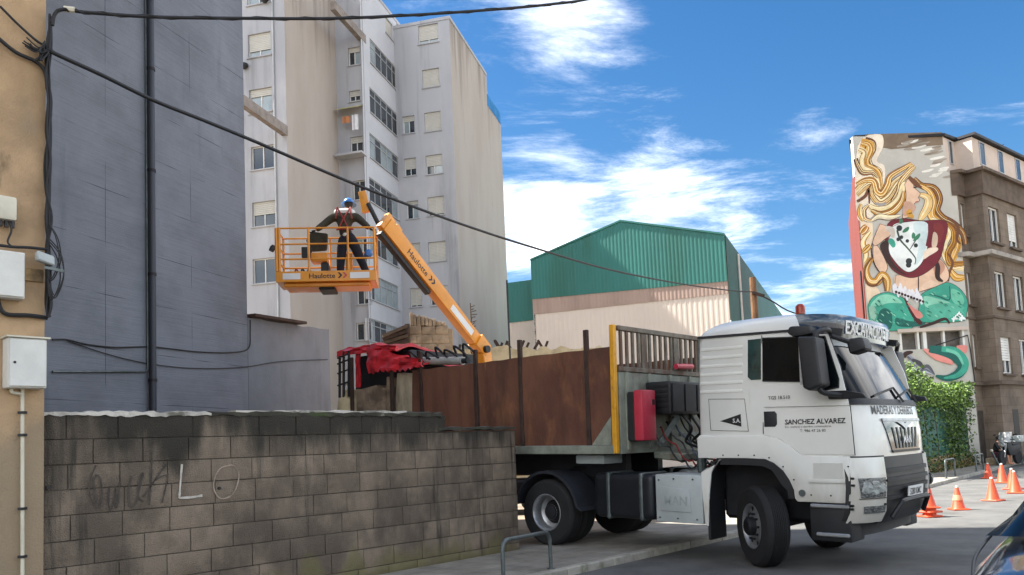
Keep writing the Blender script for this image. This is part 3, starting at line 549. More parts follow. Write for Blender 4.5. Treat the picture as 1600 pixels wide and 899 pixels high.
# awning, washing, balcony slab
q = onplane(549, 174, PB0, ad_); g = G(); n = 8
g.prism([q-ae*.75+Vector((0, 0, .25)), q+ae*.75+Vector((0, 0, .25)), q+ae*.75-ad_*.7-Vector((0, 0, .12)), q-ae*.75-ad_*.7-Vector((0, 0, .12))], (0, 0, .03)); obj('awning', g, pm('awning_straw', 'b0a878', .8, .2, 6, bump=.1), apt, world=True)
for (x, y, w_, h_, c) in ((541, 187, .5, .4, 'b87a52'), (555, 191, .4, .9, 'd6d6d8')):
    q = onplane(x, y, PB0-ad_*.5, ad_); g = G(); g.grid(lambda a, b: q+ae*(w_*(a-.5))+Vector((0, 0, h_*(b-.5)))+ad_*(.04*math.sin(a*9)), 8, 4); tag(obj('washing', g, pm('cloth_'+c, c, .9, .1, 3, bump=.1)), 'orange cloth hung below straw awning' if x == 541 else 'white towel hung below straw awning', 'laundry', 'washing below the awning')
q = onplane(553, 248, PB0, ad_); g = G(); g.obox(q-ae*.85-ad_*.75, ae*1.7, ad_*.73, (0, 0, .12)); obj('balcony_slab', g, apt_grey, apt, world=True)
for (x, y) in ((384, 105), (416, 2)):
    q = onplane(x, y, PA, ad_); g = G(); g.lathe([(0, .1), (.12, .2), (.25, .2), (.3, .05)], q-ad_*.15-Vector((0, 0, .15)), (0, 0, 1), 10); obj('lamp', g, black_plastic, apt, world=True)
g = G(); q = onplane(432, 300, PA, ad_); g.cyl((q.x-ad_.x*.06, q.y-ad_.y*.06, .1), (q.x-ad_.x*.06, q.y-ad_.y*.06, zA-.5), .05, 8); obj('downpipe', g, win_alu, apt, world=True)

# ================================================================== warehouse
WA = rad(23.7); wd_ = Vector((math.sin(WA), math.cos(WA), 0)); we = Vector((math.cos(WA), -math.sin(WA), 0))
QR = dep(1137, 440, 38); QR.z = .09
QL = onplane(831, 440, QR, wd_); QL.z = .09; WW = (QR-QL).dot(we)
wh = root('warehouse', (QL+QR)/2, 'green and cream corrugated metal warehouse with a low gabled roof', 'warehouse')
zEL = onplane(829, 408, QR, wd_).z; zER = onplane(1131, 368, QR, wd_).z; pk = onplane(970, 347, QR, wd_); zPk = pk.z; xPk = (pk-QL).dot(we)
zg0, zg1 = onplane(833, 468, QR, wd_).z, onplane(1135, 440, QR, wd_).z; zp0, zp1 = onplane(834, 492, QR, wd_).z, onplane(1139, 459, QR, wd_).z
def corr(o, dx_, nrm, wd, top, bot, pitch=.19, amp=.009):
    """trapezoidal sheet between bot(x) and top(x)"""
    g = G(); xs = []; n = int(wd/pitch)
    for i in range(n):
        for f_, a_ in ((0, 0), (.45, 0), (.55, amp), (.9, amp)): xs.append((wd*(i+f_)/n, a_))
    xs.append((wd, 0)); vs_ = []
    for x, a_ in xs: p = o+dx_*x+nrm*a_; vs_ += [Vector((p.x, p.y, bot(x))), Vector((p.x, p.y, top(x)))]
    g.add(vs_, [(2*i, 2*i+2, 2*i+3, 2*i+1) for i in range(len(xs)-1)]); return g
roofz = lambda x: zEL+(zPk-zEL)*x/xPk if x < xPk else zPk+(zER-zPk)*(x-xPk)/(WW-xPk)
lerp = lambda a, b: (lambda x: a+(b-a)*x/WW)
obj('gable_sheet', corr(QL-wd_*.06, we, -wd_, WW, roofz, lerp(zg0, zg1)), green_sheet, wh, world=True, smooth=10)
obj('tan_sheet', corr(QL-wd_*.03, we, -wd_, WW, lerp(zg0+.05, zg1+.05), lerp(zp0, zp1)), brown_sheet, wh, world=True, smooth=10)
obj('cream_sheet', corr(QL, we, -wd_, WW, lerp(zp0+.05, zp1+.05), lambda x: .09, .25), pink_sheet, wh, world=True, smooth=10)
LW = 38.0
zs1 = onplane(1190, 492, QR, we).z
obj('side_sheet', corr(QR+we*.04, wd_, we, LW, lambda x: zER, lambda x: 6.6), green_sheet, wh, world=True, smooth=10)
obj('side_cream_sheet', corr(QR, wd_, we, LW, lambda x: 6.65, lambda x: .09, .25), pink_sheet, wh, world=True, smooth=10)
g = G()
for (xa, za, xb, zb) in ((0, zEL, xPk, zPk), (xPk, zPk, WW, zER)):
    a = QL+we*xa; b = QL+we*xb; g.obox(Vector((a.x, a.y, za))-wd_*.12, Vector((b.x, b.y, zb))-Vector((a.x, a.y, za)), wd_*LW, (0, 0, .09))
obj('roof', g, green_sheet, wh, world=True)
g = G(); g.obox(QL+we*.02, we*.2, wd_*LW, (0, 0, zEL-.1)); obj('side_wall', g, green_sheet, wh, world=True)
# lower annex to the left
o2 = onplane(794, 500, QL+wd_*2.2, wd_); o2.z = .09; WA2 = (QL+wd_*2.2-o2).dot(we)+.1; zA2 = onplane(812, 440, o2, wd_).z; zA1 = onplane(812, 503, o2, wd_).z
an = root('warehouse_annex', o2+we*.6, 'lower green sheet annex between apartment end wall and warehouse', 'warehouse')
obj('green_sheet', corr(o2-wd_*.04, we, -wd_, WA2, lambda x: zA2, lambda x: zA1), green_sheet, an, world=True, smooth=10); obj('cream_sheet', corr(o2, we, -wd_, WA2, lambda x: zA1+.05, lambda x: .09, .25), pink_sheet, an, world=True, smooth=10)
g = G(); g.obox(o2+wd_*.05+Vector((0, 0, zA2-.2)), we*(WA2-.02), wd_*10, (0, 0, .1)); obj('roof', g, green_sheet, an, world=True)
q = onplane(1154, 405, QR+we*.12, we); g = G(); g.cyl((q.x, q.y, 5), (q.x, q.y, zER-.2), .06, 8); obj('downpipe', g, win_white, wh, world=True)
up_ = root('utility_pole', dep(1177, 700, 30), 'dark wooden utility pole carrying the thick cable beside the warehouse', 'pole'); q = dep(1178, 470, 30); zt = dep(1175, 434, 30).z
obj('post', G().cyl((q.x, q.y, .05), (q.x, q.y, zt), .17, 10, .12), pole_m, up_, world=True); obj('crossbar', G().bar((q.x-.1, q.y-.15, zt-.6), (q.x+.35, q.y-.15, zt-.75), .1), rustbar, up_, world=True)
pole_top = Vector((q.x, q.y, zt-.55))

# overhead cables: each hangs in one vertical plane
P0 = bp_(88, 85, .12); dirp = pole_top-P0; npl = Vector((-dirp.y, dirp.x, 0)).normalized()
pts = [bp_(75, 76, .05), bp_(81, 80, .09)]+[onplane(x, y, P0, npl) for x, y in ((88, 85), (160, 118), (240, 157), (320, 189), (400, 222), (540, 282), (640, 321), (740, 357), (830, 386), (950, 421), (1060, 443), (1140, 454))]+[pole_top]
tag(obj('overhead_cable', G().tube(smooth(pts, 6), [.021]*(6*(len(pts)-1)+1), 8), cable_m), 'thick black cable slung from the corner bundle down to the wooden pole', 'cable')
P1 = bp_(82, 24, .1); e1 = dep(1050, -40, 11); d1 = e1-P1; np1 = Vector((-d1.y, d1.x, 0)).normalized()
pts = [onplane(x, y, P1, np1) for x, y in ((82, 40), (86, 22), (100, 15), (140, 20), (250, 27), (400, 29), (520, 29), (640, 24), (760, 16), (860, 7), (930, -4), (1050, -40))]
obj_c = root('overhead_cable', P1, 'thick twisted cable crossing high over the street in front of the apartments', 'cable')
sp_ = smooth(pts, 8)
obj('cable', G().tube(sp_, .017, 8), cable_m, obj_c, world=True)
tw = []
for i, p in enumerate(sp_): tw.append(p+Vector((0, 0, .014*math.sin(i*1.3)))+np1*(.014*math.cos(i*1.3)))
obj('twist', G().tube(tw, .011, 6), cable_m, obj_c, world=True)
g = G(); a = bp_(100, 14, .12); g.cyl(a, onplane(117, 16, P1, np1), .03, 8); obj('splice_sleeve', g, off_white, obj_c, world=True)
p3 = onplane(1180, 458, pole_top, (0, 1, 0)); cable([pole_top, dep(1205, 470, 31.5), dep(1240, 489, 33), dep(1300, 500, 36)], .03, 'cable running on from the wooden pole behind the cab')

# ================================================================== mural building
MC = dep(1522, 600, 36); MC.z = .1; MX = Vector((1, 0, 0)); MN = Vector((0, -1, 0))
fd = Vector((math.sin(rad(52)), math.cos(rad(52)), 0)); fnn = Vector((fd.y, -fd.x, 0))
ML = onplane(1354, 487, MC, MN); ML.z = .1; MW = MC.x-ML.x
mp_ = lambda x, y, o=0: onplane(x, y, MC+MN*o, MN)
zTop = mp_(1472, 212).z; zTer = mp_(1493, 268).z; xAt = (mp_(1476, 235).x-ML.x)
mu = root('mural_building', MC, 'brown stone corner building with a painted woman mural on its end wall', 'building')
mur_holes = [(mp_(1407, 545).x-ML.x, mp_(1460, 545).z-.1, mp_(1507, 530).x-ML.x, mp_(1460, 518).z-.1)]
panel('end_wall', ML, MX, MW, zTer-.1, MN, mur_holes, mural_base, th=.5, parent=mu)
g = G(); g.prism([ML+MN*0+Vector((0, 0, zTer-.1)), ML+MX*xAt+Vector((0, 0, zTer-.1)), ML+MX*xAt+Vector((0, 0, zTop-.1)), ML+Vector((0, 0, mp_(1345, 213).z-.1))], -MN*.3); obj('end_wall', g, mural_base, mu, world=True)
# openings of the wash house strip
h = mur_holes[0]
g = G(); g.obox(ML+MX*h[0]-MN*.45+Vector((0, 0, h[1])), MX*(h[2]-h[0]), -MN*.1, (0, 0, h[3]-h[1])); obj('recess_back', g, pm('recess_grey', '77716c', .9, .3, 2, bump=.1), mu, world=True)
for fr in (.0, .27, .36, .67, .97):
    g = G(); g.obox(ML+MX*(h[0]+fr*(h[2]-h[0]))+MN*.01+Vector((0, 0, h[1])), MX*(.09 if fr != .36 else .16), -MN*.2, (0, 0, h[3]-h[1])); obj('mullion', g, win_white, mu, world=True)
g = G(); g.obox(ML+MX*(h[0]-.1)+MN*.12+Vector((0, 0, h[3])), MX*(h[2]-h[0]+.25), -MN*.12, (0, 0, .16)); obj('lintel', g, attic_m, mu, world=True)
# left red flank
rdir = Vector((math.sin(rad(21.5)), math.cos(rad(21.5)), 0)); zR = mp_(1336, 250).z
g = G(); fo = ML-MN*.02-MX*.02; g.prism([fo, fo+rdir*12, fo+rdir*12+Vector((0, 0, zR-.1)), fo+Vector((0, 0, zR-.1))], MX*.3); obj('flank_wall', g, red_wall, mu, world=True)
for (t, z0, z1) in ((1.2, 7, 9.2), (1.6, 3.6, 5.6)):
    g = G(); q = ML+rdir*t-MX*.05; g.obox(q+Vector((0, 0, z0)), rdir*.7, -MX*.03, (0, 0, z1-z0)); obj('window', g, black_plastic, mu, world=True)
g = G(); q = mp_(1341, 215, -.2); g.obox((q.x-.1, q.y, q.z-.6), (.25, 0, 0), (0, .3, 0), (0, 0, .55)); obj('chimney', g, attic_m, mu, world=True)
g = G(); g.obox((q.x-.22, q.y-.1, q.z+.0), (.5, 0, 0), (0, .5, 0), (0, 0, .08)); obj('chimney_cap', g, black_plastic, mu, world=True)
# facade with its bay
S1 = .78; BAY = .75; P1_ = MC+fd*S1; PBy = P1_+fnn*BAY; LB = 13
zf = lambda x, y, p0, nn: onplane(x, y, p0, nn).z-.1
rows = [onplane(1517, y, MC, fnn).z-.1 for y in (347, 452, 548)]
def fac(o, dx_, wd, h, nrm, holes, blind=.0, cols=2):
    panel('facade', o, dx_, wd, h, nrm, holes, fac_brown, th=.3, parent=mu)
    for a in holes: window_m(o, dx_, nrm, a)
def window_m(o, dx_, nrm, a):
    P_ = lambda x, z, d=0: o+dx_*x+Vector((0, 0, z))-nrm*d; x0, z0, x1, z1 = a; g = G(); t = .07
    for (xa, za, xb, zb) in ((x0, z0, x0+t, z1), (x1-t, z0, x1, z1), (x0, z0, x1, z0+t), (x0, z1-t, x1, z1), ((x0+x1)/2-t/2, z0, (x0+x1)/2+t/2, z1)): g.obox(P_(xa, za, .16), dx_*(xb-xa), nrm*.06, (0, 0, zb-za))
    wn = obj('window', g, win_white, mu, world=True); g = G(); g.obox(P_(x0, z0, .2), dx_*(x1-x0), nrm*.02, (0, 0, z1-z0)); obj('pane', g, pane_m, wn, world=True)
    if random.random() < .75 and x1-x0 > .8:
        g = G(); f_ = random.uniform(.5, 1); n = int((z1-z0)*f_/.12)
        for k in range(n): g.obox(P_(x0+t, z1-(k+1)*.12, .12), dx_*(x1-x0-2*t), nrm*.02, (0, 0, .105))
        obj('blind', g, win_white, wn, world=True)
    g = G(); g.obox(P_(x0-.08, z0-.1, .0), dx_*(x1-x0+.16), nrm*.14, (0, 0, .1)); obj('sill', g, fac_dark, wn, world=True)
fac(MC, fd, S1, zTer-.1, fnn, [(.24, z-.75, .62, z+.75) for z in rows])
panel('facade', P1_, fnn, BAY, zTer-.1, -fd, [], fac_brown, parent=mu)
zr = [onplane(1563, y, PBy, fnn).z-.1 for y in (355, 445, 537)]
zr[1:] = [zr[0]-3.05, zr[0]-6.1]
bh = []
for z in zr:
    for k in range(5): x = .55+k*2.1; bh.append((x, z-.85, x+1.15, z+.85))
gh = [(.5+k*1.9, .05, 1.3+k*1.9, 2.3) for k in range(6)]
fac(PBy, fd, LB, zTer-.1, fnn, bh)
zgr = onplane(1530, 606, MC, fnn).z
for k in range(6):
    q = (MC+fd*(.12) if k == 0 else PBy+fd*(-.3+k*1.45)); g = G(); g.obox(q+fnn*.012+Vector((0, 0, .02)), fd*(.5 if k == 0 else .62), -fnn*.05, (0, 0, 2.35)); dd = obj('door', g, pm('door_%d' % k, random.choice(['33281f', '3a332b', '2b2724']), .7, .3, 3, bump=.1), mu, world=True)
def band(zc, hh, pr, mat, name):
    g = G(); a = MC-MX*.25+MN*.02; pts = [a+fnn*0, MC+fnn*pr, P1_+fnn*pr-fd*pr, PBy+fnn*pr-fd*pr, PBy+fd*LB+fnn*pr, PBy+fd*LB-fnn*.2, PBy-fnn*.2+fd*.1, P1_-fnn*.2+fd*.1, MC-fnn*.2]
    g.prism([Vector((p.x, p.y, zc-hh/2)) for p in pts], (0, 0, hh)); return obj(name, g, mat, mu, world=True)
zc1 = mp_(1496, 288).z; band(zc1, 1.05, .12, fac_dark, 'parapet'); band(zc1+.58, .14, .3, fac_dark, 'cornice'); band(mp_(1507, 398).z, .2, .3, pm('cornice_grey', '9a948c', .9, .3, 2, bump=.2), 'cornice'); band(mp_(1513, 497).z, .1, .08, fac_dark, 'string_course'); band(mp_(1520, 600).z, .16, .16, fac_dark, 'cornice')
# body behind and attic
g = G(); g.prism([ML-MN*.31+MX*.31, MC-MN*.6-MX*.0-fnn*.3, PBy+fd*LB-fnn*1.3, ML+MX*.4+rdir*12], (0, 0, zTer-.3)); obj('core', g, fac_dark, mu, world=True)
AT = ML+MX*xAt; AT.z = zTer-.05
oA_ = AT; hA = zTop-zTer
g = G(); g.prism([oA_-MN*.0, oA_+fd*1.1, oA_+fd*1.1+fnn*.75, oA_+fd*12+fnn*.75, oA_+fd*12-fnn*3, oA_-MN*.31-MX*.1], (0, 0, hA*.98)); at_ = obj('attic', g, attic_m, mu, world=True)
g = G(); g.prism([oA_+MN*.12-MX*(xAt+.1)+Vector((0, 0, 0))-MN*.3, oA_+MN*.12, oA_+fd*1.0+fnn*.15, oA_+fd*1.0+fnn*.95, oA_+fd*12.2+fnn*.95, oA_+fd*12-fnn*3, ML+MX*.4+rdir*9+Vector((0, 0, zTer-.15))], (0, 0, .12)); g.v = [p+Vector((0, 0, hA)) for p in g.v]; obj('roof', g, dark_steel, mu, world=True)
for k in range(4):
    q = (oA_+fd*(.42) if k == 0 else oA_+fd*(1.1+.75+(k-1)*2.1)+fnn*.75); ww = .38 if k == 0 else .62; g = G()
    for (xa, za, xb, zb) in ((0, 0, .06, 1.15), (ww-.06, 0, ww, 1.15), (.06, 0, ww-.06, .06), (.06, 1.09, ww-.06, 1.15)): g.obox(q+fd*xa+fnn*.03+Vector((0, 0, .5+za)), fd*(xb-xa), -fnn*.03, (0, 0, zb-za))
    wn = obj('window', g, win_alu, mu, world=True); g = G(); g.obox(q+fd*.06+fnn*.012+Vector((0, 0, .56)), fd*(ww-.12), -fnn*.01, (0, 0, 1.03)); obj('pane', g, pane_m, wn, world=True)
q = mp_(1549, 240, -4); g = G(); g.cyl((q.x, q.y, zTop-.5), (q.x, q.y, q.z+.4), .025, 6)
for k in range(5): g.bar((q.x-.5+k*.25, q.y-.3, q.z+.35), (q.x-.5+k*.25, q.y+.3, q.z+.35), .025)
g.bar((q.x-.6, q.y, q.z+.33), (q.x+.6, q.y, q.z+.33), .03); tag(obj('tv_antenna', g, dark_steel), 'rooftop television antenna above the pale attic', 'antenna')
g = G(); a = [mp_(1462, 540, .04), mp_(1512, 524, .04), mp_(1516, 545, .04), mp_(1524, 602, .04), MC+fnn*.05+fd*1.5+Vector((0, 0, mp_(1524, 602).z-.1))]; tag(obj('cable', G().tube(a, .025, 6), cable_m), 'black cable crossing the lower mural and dropping to the cornice', 'cable')

# ---- the painting: layered flat paint on the end wall
PAINT = {}
def paint(c):
    if c not in PAINT: PAINT[c] = pm('paint_'+c, c, .85, .14, 1.6, bump=.1, bscale=20)
    return PAINT[c]
PG = []; PZ = [0.0]
def pshape(c, pts):
    PZ[0] += .00012; g = G(); PG.append((c, g)); vs_ = [mp_(x, y, .006+PZ[0]) for x, y in pts]; g.add(vs_, [tuple(range(len(vs_)))])
def cr(pts, k=5):
    P = [Vector((x, y, 0)) for x, y in pts]; return [(p.x, p.y) for p in smooth(P, k)]
def blob(c, pts, k=4):
    P = [Vector((x, y, 0)) for x, y in pts]; n = len(P); q = []
    for i in range(n):
        p0, p1, p2, p3 = P[i-1], P[i], P[(i+1) % n], P[(i+2) % n]
        for j in range(k): t = j/k; r = .5*((2*p1)+(p2-p0)*t+(2*p0-5*p1+4*p2-p3)*t*t+(3*p1-p0-3*p2+p3)*t**3); q.append((r.x, r.y))
    pshape(c, q)
def ribbon(c, pts, w0, w1=None, wm=None):
    """tapered painted band along pts (picture pixels on the wall)"""
    w1 = w0 if w1 is None else w1; wm = (w0+w1)/2 if wm is None else wm; q = cr(pts, 6); PZ[0] += .00012; g = G(); PG.append((c, g)); vs_ = []
    for i, p in enumerate(q):
        t = i/(len(q)-1); ww = w0*(1-t)*(1-2*t)+wm*4*t*(1-t)+w1*t*(2*t-1); ww = max(ww, .3); a = q[max(i-1, 0)]; b = q[min(i+1, len(q)-1)]; dx_, dy_ = b[0]-a[0], b[1]-a[1]; l = math.hypot(dx_, dy_) or 1
        nx, ny = -dy_/l*ww/2, dx_/l*ww/2; vs_ += [mp_(p[0]+nx, p[1]+ny, .006+PZ[0]), mp_(p[0]-nx, p[1]-ny, .006+PZ[0])]
    g.add(vs_, [(2*i, 2*i+1, 2*i+3, 2*i+2) for i in range(len(q)-1)])
def offs(pts, d):
    q = cr(pts, 3); o = []
    for i, p in enumerate(q):
        a = q[max(i-1, 0)]; b = q[min(i+1, len(q)-1)]; dx_, dy_ = b[0]-a[0], b[1]-a[1]; l = math.hypot(dx_, dy_) or 1; t = i/(len(q)-1); k_ = d*(.35+.65*math.sin(t*math.pi)); o.append((p[0]-dy_/l*k_, p[1]+dx_/l*k_))
    return o
ribbon0 = ribbon
def hair(c, pts, w0, w1=None, wm=None):
    ribbon0(c, pts, w0, w1, wm); m = wm or w0; m_ = max(m, w0)
    if m_ < 7: return
    for k in (-.47, .47): ribbon0('5a3a26', offs(pts, m_*k), .5, .4, .9)
    for k in (-.3, -.12, .08, .28): ribbon0(random.choice(['efe0b8', 'b9822f', 'd9ac5c', '8a5a2a', 'e8cf98']), offs(pts, m_*k), .5, .4, random.uniform(.9, 2.0))
blob0 = blob
def blob(c, pts, k=4):
    blob0(c, pts, k)
    if c in ('d9b79c', '3f9d86', 'dfe3e0', '6f2630'): ribbon0('3b2a28', list(pts)+[pts[0]], .6, .6, .8)
M1 = lambda l: [(1320+x/5.99, 195+y/5.99) for x, y in l]; M2 = lambda l: [(1410+x/5.99, 195+y/5.99) for x, y in l]
M3 = lambda l: [(1320+x/5.99, 340+y/5.99) for x, y in l]; M4 = lambda l: [(1410+x/5.99, 340+y/5.99) for x, y in l]; M5 = lambda l: [(1400+x/5.62, 470+y/5.62) for x, y in l]
CR, GO, DG, BR, DB, SK, SD, TE, TD, TL, WH, GY, PK, MR = 'e3cfa0', 'cf9a45', 'a8752c', '6b4630', '3b2a28', 'd9b79c', 'b98a74', '3f9d86', '1f5f56', '86c6ac', 'dfe3e0', '9a9490', 'd98a80', '6f2630'
# bare wall strip at the top with brushed white
pshape('7b6a58', M2([(-350, 90), (372, 70), (380, 190), (250, 200), (-100, 230), (-330, 190)])); 
for k in range(26):
    x = random.uniform(60, 560); y = random.uniform(150, 500) if x > 300 else random.uniform(150, 260); x += -60
    ribbon(random.choice(['8b7f70', 'dedad0', 'dedad0', '9b9184']), M2([(x-60, y+10), (x, y), (x+random.uniform(30, 90), y-18)] if x < 350 else [(x-120, y+10), (x-60, y), (x-30, y-8)]), 1.5, 1.0, 4)
blob('e6d9c4', M1([(120, 200), (330, 90), (360, 200), (300, 340), (380, 420), (300, 800), (120, 880)])); blob('e4cdb0', M3([(150, 0), (260, 60), (240, 420), (200, 560), (330, 700), (220, 820), (190, 500)]))
# hair behind
hair(BR, M2([(110, 500), (180, 570), (290, 600), (335, 690), (310, 800), (370, 880), (470, 930), (560, 1010), (590, 1120)]), 6, 6, 16); hair(GO, M2([(150, 560), (250, 620), (290, 720), (270, 840), (340, 920), (450, 1000), (510, 1110), (470, 1240), (430, 1330)]), 4, 12, 14)
hair(CR, M2([(140, 650), (230, 680), (240, 760), (190, 850), (160, 900)]), 4, 6, 14); hair(CR, M4([(270, 10), (380, 60), (430, 150), (390, 260), (410, 380), (480, 460), (575, 480)]), 5, 8, 12)
hair(DG, M4([(370, 20), (470, 110), (480, 230), (430, 330), (450, 430), (570, 430)]), 3, 8, 10); hair(BR, M4([(420, 10), (520, 80), (510, 200), (545, 250)]), 2, 2, 5); hair(GO, M4([(440, 480), (500, 560), (580, 560)]), 6, 8, 12); hair(BR, M4([(420, 330), (470, 420), (440, 520), (430, 600)]), 2, 2, 4)
hair(BR, M1([(190, 150), (255, 170), (260, 230), (215, 310), (240, 390), (320, 430), (345, 490)]), 12, 3, 9); hair(GO, M1([(150, 170), (215, 190), (225, 240), (190, 320), (200, 390), (280, 430), (320, 480), (345, 600)]), 14, 4, 15)
hair(CR, M1([(130, 230), (180, 260), (165, 330), (180, 400), (260, 440), (310, 520), (330, 620)]), 9, 4, 10); hair(DB, M1([(100, 320), (125, 390), (170, 450), (260, 450), (310, 500)]), 8, 2, 6)
hair(DG, M1([(105, 610), (170, 560), (230, 520), (280, 560), (270, 640), (330, 690), (400, 640), (470, 540), (560, 470), (640, 370)]), 7, 3, 13); hair(CR, M1([(115, 660), (190, 590), (250, 570), (260, 650), (330, 730), (420, 680), (500, 560), (600, 450), (650, 400)]), 10, 4, 13)
hair(GO, M1([(110, 560), (190, 520), (270, 530), (300, 620), (350, 640), (400, 560), (430, 480), (560, 400), (625, 360)]), 6, 3, 11); hair(BR, M1([(115, 720), (190, 670), (225, 610), (230, 740)]), 4, 2, 5); hair(BR, M1([(440, 720), (500, 620), (520, 540), (600, 440), (660, 390)]), 6, 2, 7)
hair(CR, M1([(230, 760), (300, 800), (420, 790), (520, 700), (550, 580), (570, 540)]), 9, 4, 17); hair(DG, M1([(250, 800), (340, 840), (450, 810), (530, 720), (550, 620)]), 4, 2, 13); hair(GY, M1([(280, 735), (340, 750), (390, 730)]), 2, 2, 5); hair('c9c4bc', M1([(225, 750), (180, 800), (190, 880), (260, 900)]), 3, 5, 8)
hair(GY, M1([(250, 900), (320, 860), (420, 870), (520, 850)]), 4, 3, 9); hair(CR, M1([(150, 740), (140, 830), (170, 900)]), 5, 5, 8)
# face and neck
blob(SK, M1([(560, 560), (600, 500), (640, 540), (650, 590), (705, 640), (690, 680), (700, 710), (650, 740), (660, 780), (620, 800), (600, 860), (540, 870), (560, 760), (575, 660)])); blob('c49c86', M1([(560, 720), (640, 740), (660, 790), (610, 840), (545, 850)])); ribbon(DB, M1([(640, 590), (665, 585), (690, 570)]), 1, 1, 2); ribbon(BR, M1([(600, 490), (660, 550), (720, 590)]), 5, 2, 7); ribbon('a8604e', M1([(660, 725), (690, 718)]), 1.5, 1, 2)
ribbon(GO, M1([(620, 800), (600, 830), (640, 870)]), 5, 4, 9)
# torso and arms
blob(SK, M4([(-60, 540), (120, 520), (260, 470), (330, 380), (420, 470), (430, 580), (330, 640), (180, 690), (60, 720), (-60, 640)])); blob(SD, M4([(290, 450), (350, 400), (400, 470), (340, 560), (350, 610), (310, 560)])); ribbon(DB, M4([(300, 380), (330, 460), (330, 560), (380, 600)]), 3, 2, 8); ribbon(DB, M4([(150, 540), (150, 690)]), 1, 1, 2)
ribbon('e2c3a8', M4([(180, 670), (260, 620), (340, 640)]), 6, 4, 10)
# shield
blob(MR, M3([(400, 60), (540, 10), (720, 30), (950, 40), (930, 250), (870, 420), (720, 540), (580, 560), (430, 470), (380, 300)])); blob(DB, M3([(330, 260), (400, 220), (430, 380), (520, 500), (600, 540), (520, 520), (410, 440), (360, 350)]))
blob(WH, M3([(440, 90), (560, 45), (770, 50), (780, 240), (730, 410), (640, 500), (560, 500), (460, 400), (410, 290)])); blob('c4d4d4', M3([(640, 60), (770, 55), (770, 240), (720, 380), (660, 440), (690, 260)]))
ribbon('3a4a40', M3([(490, 120), (520, 210), (590, 290), (660, 380), (655, 440)]), 3, 1, 2.4); ribbon('3a4a40', M3([(610, 300), (660, 220), (700, 170)]), 1, 1, 1.6)
for (x, y, r) in ((510, 100, 28), (500, 205, 18), (585, 220, 17), (665, 262, 20), (600, 410, 30), (597, 445, 26), (530, 185, 18)): blob('2f3336', M3([(x+r*math.cos(a), y+r*math.sin(a)) for a in np.linspace(0, 5.5, 7)]), 2)
for (a, b, c, d) in ((540, 140, 600, 90), (640, 220, 705, 150), (635, 200, 640, 140), (520, 60, 520, 10), (420, 210, 470, 270)): ribbon('3f7a5c', M3([(a, b), ((a+c)/2+6, (b+d)/2), (c, d)]), .5, .5, 6)
ribbon(TE, M3([(410, 210), (440, 230), (460, 280)]), 4, 3, 9)
blob(SK, M3([(330, 60), (400, 90), (430, 160), (380, 200), (300, 260), (260, 240), (290, 150)])); ribbon('c9beb2', M3([(380, 100), (440, 120), (450, 190)]), 6, 4, 9); blob(SK, M3([(265, 270), (310, 270), (380, 400), (400, 470), (370, 520), (320, 500), (270, 400)])); ribbon(DB, M3([(255, 240), (250, 330), (280, 440), (330, 520)]), 1, 1, 2)
blob('e0cdb8', M4([(200, 330), (240, 290), (320, 280), (330, 310), (250, 360), (200, 390)])); ribbon(MR, M4([(255, 50), (260, 150), (230, 270)]), 5, 4, 7); blob('7a3030', M4([(290, 60), (360, 60), (390, 130), (340, 240), (300, 150)])); blob('cdb5a0', M4([(290, 140), (330, 170), (320, 270), (275, 270)]))
# lower hair curls left
hair(GO, M3([(250, 380), (200, 490), (230, 590), (300, 600), (350, 540), (400, 590), (400, 690)]), 7, 8, 13); hair(BR, M3([(260, 370), (190, 480), (205, 610), (280, 640), (350, 580), (380, 690)]), 2, 2, 3); hair(CR, M3([(240, 130), (170, 230), (200, 350), (180, 420)]), 9, 5, 8); hair(GO, M3([(240, 260), (170, 330)]), 7, 7, 9); hair('c9854a', M3([(150, 150), (210, 80)]), 9, 9, 12)
# tail
blob(TE, M3([(215, 830), (270, 740), (400, 700), (520, 740), (600, 800), (640, 900), (620, 1040), (300, 1060), (240, 1000)])); blob(TL, M3([(240, 820), (330, 730), (450, 730), (540, 800), (420, 800), (300, 830)])); blob(TD, M3([(320, 890), (380, 850), (440, 900), (430, 1040), (300, 1040)])); blob('8fb9a5', M3([(225, 850), (270, 830), (300, 900), (260, 980)]))
blob(TE, M4([(160, 820), (180, 720), (330, 640), (430, 610), (540, 670), (610, 780), (600, 900), (560, 970), (200, 980), (150, 900)])); blob(TL, M4([(200, 740), (330, 760), (450, 800), (490, 860), (380, 900), (240, 870)])); ribbon(TD, M4([(250, 720), (340, 740), (440, 770), (440, 640)]), 1, 1, 2.2); blob('6fc0a2', M4([(460, 670), (540, 700), (580, 790), (520, 830), (460, 760)]))
blob(TD, M5([(0, 150), (120, 180), (260, 190), (200, 225), (20, 225)])); blob('57ab92', M5([(260, 60), (430, 20), (600, 60), (470, 150), (300, 170)]))
for k in range(16): x = 480+k*17+random.uniform(-9, 9)-20; y = 640+(k*17)*.35+random.uniform(-30, 40); ribbon('d9d8dc', M3([(x-8, y-25), (x, y+20), (x+4, y+60)]), 2, 1, 5)
for k in range(10): x = 470+k*28; y = 690+k*10; ribbon(DB, M3([(x, y), (x+22, y+14)]), 1, 1, 4)
blob('4b2426', M5([(70, -20), (110, 20), (170, 120), (230, 190), (200, 210), (130, 120)])); blob(PK, M5([(95, 10), (150, 60), (215, 100), (235, 140), (200, 158), (165, 130)]))
for k in range(9): x = 490+k*14; ribbon('e6eae8', M5([(x, 190-random.uniform(0, 30)), (x+6, 120+abs(k-4)*10), (x+10, 95+abs(k-4)*16)]), 2, 1, 3)
ribbon(DB, M5([(210, 235), (320, 200), (430, 160), (470, 200)]), 3, 2, 5)
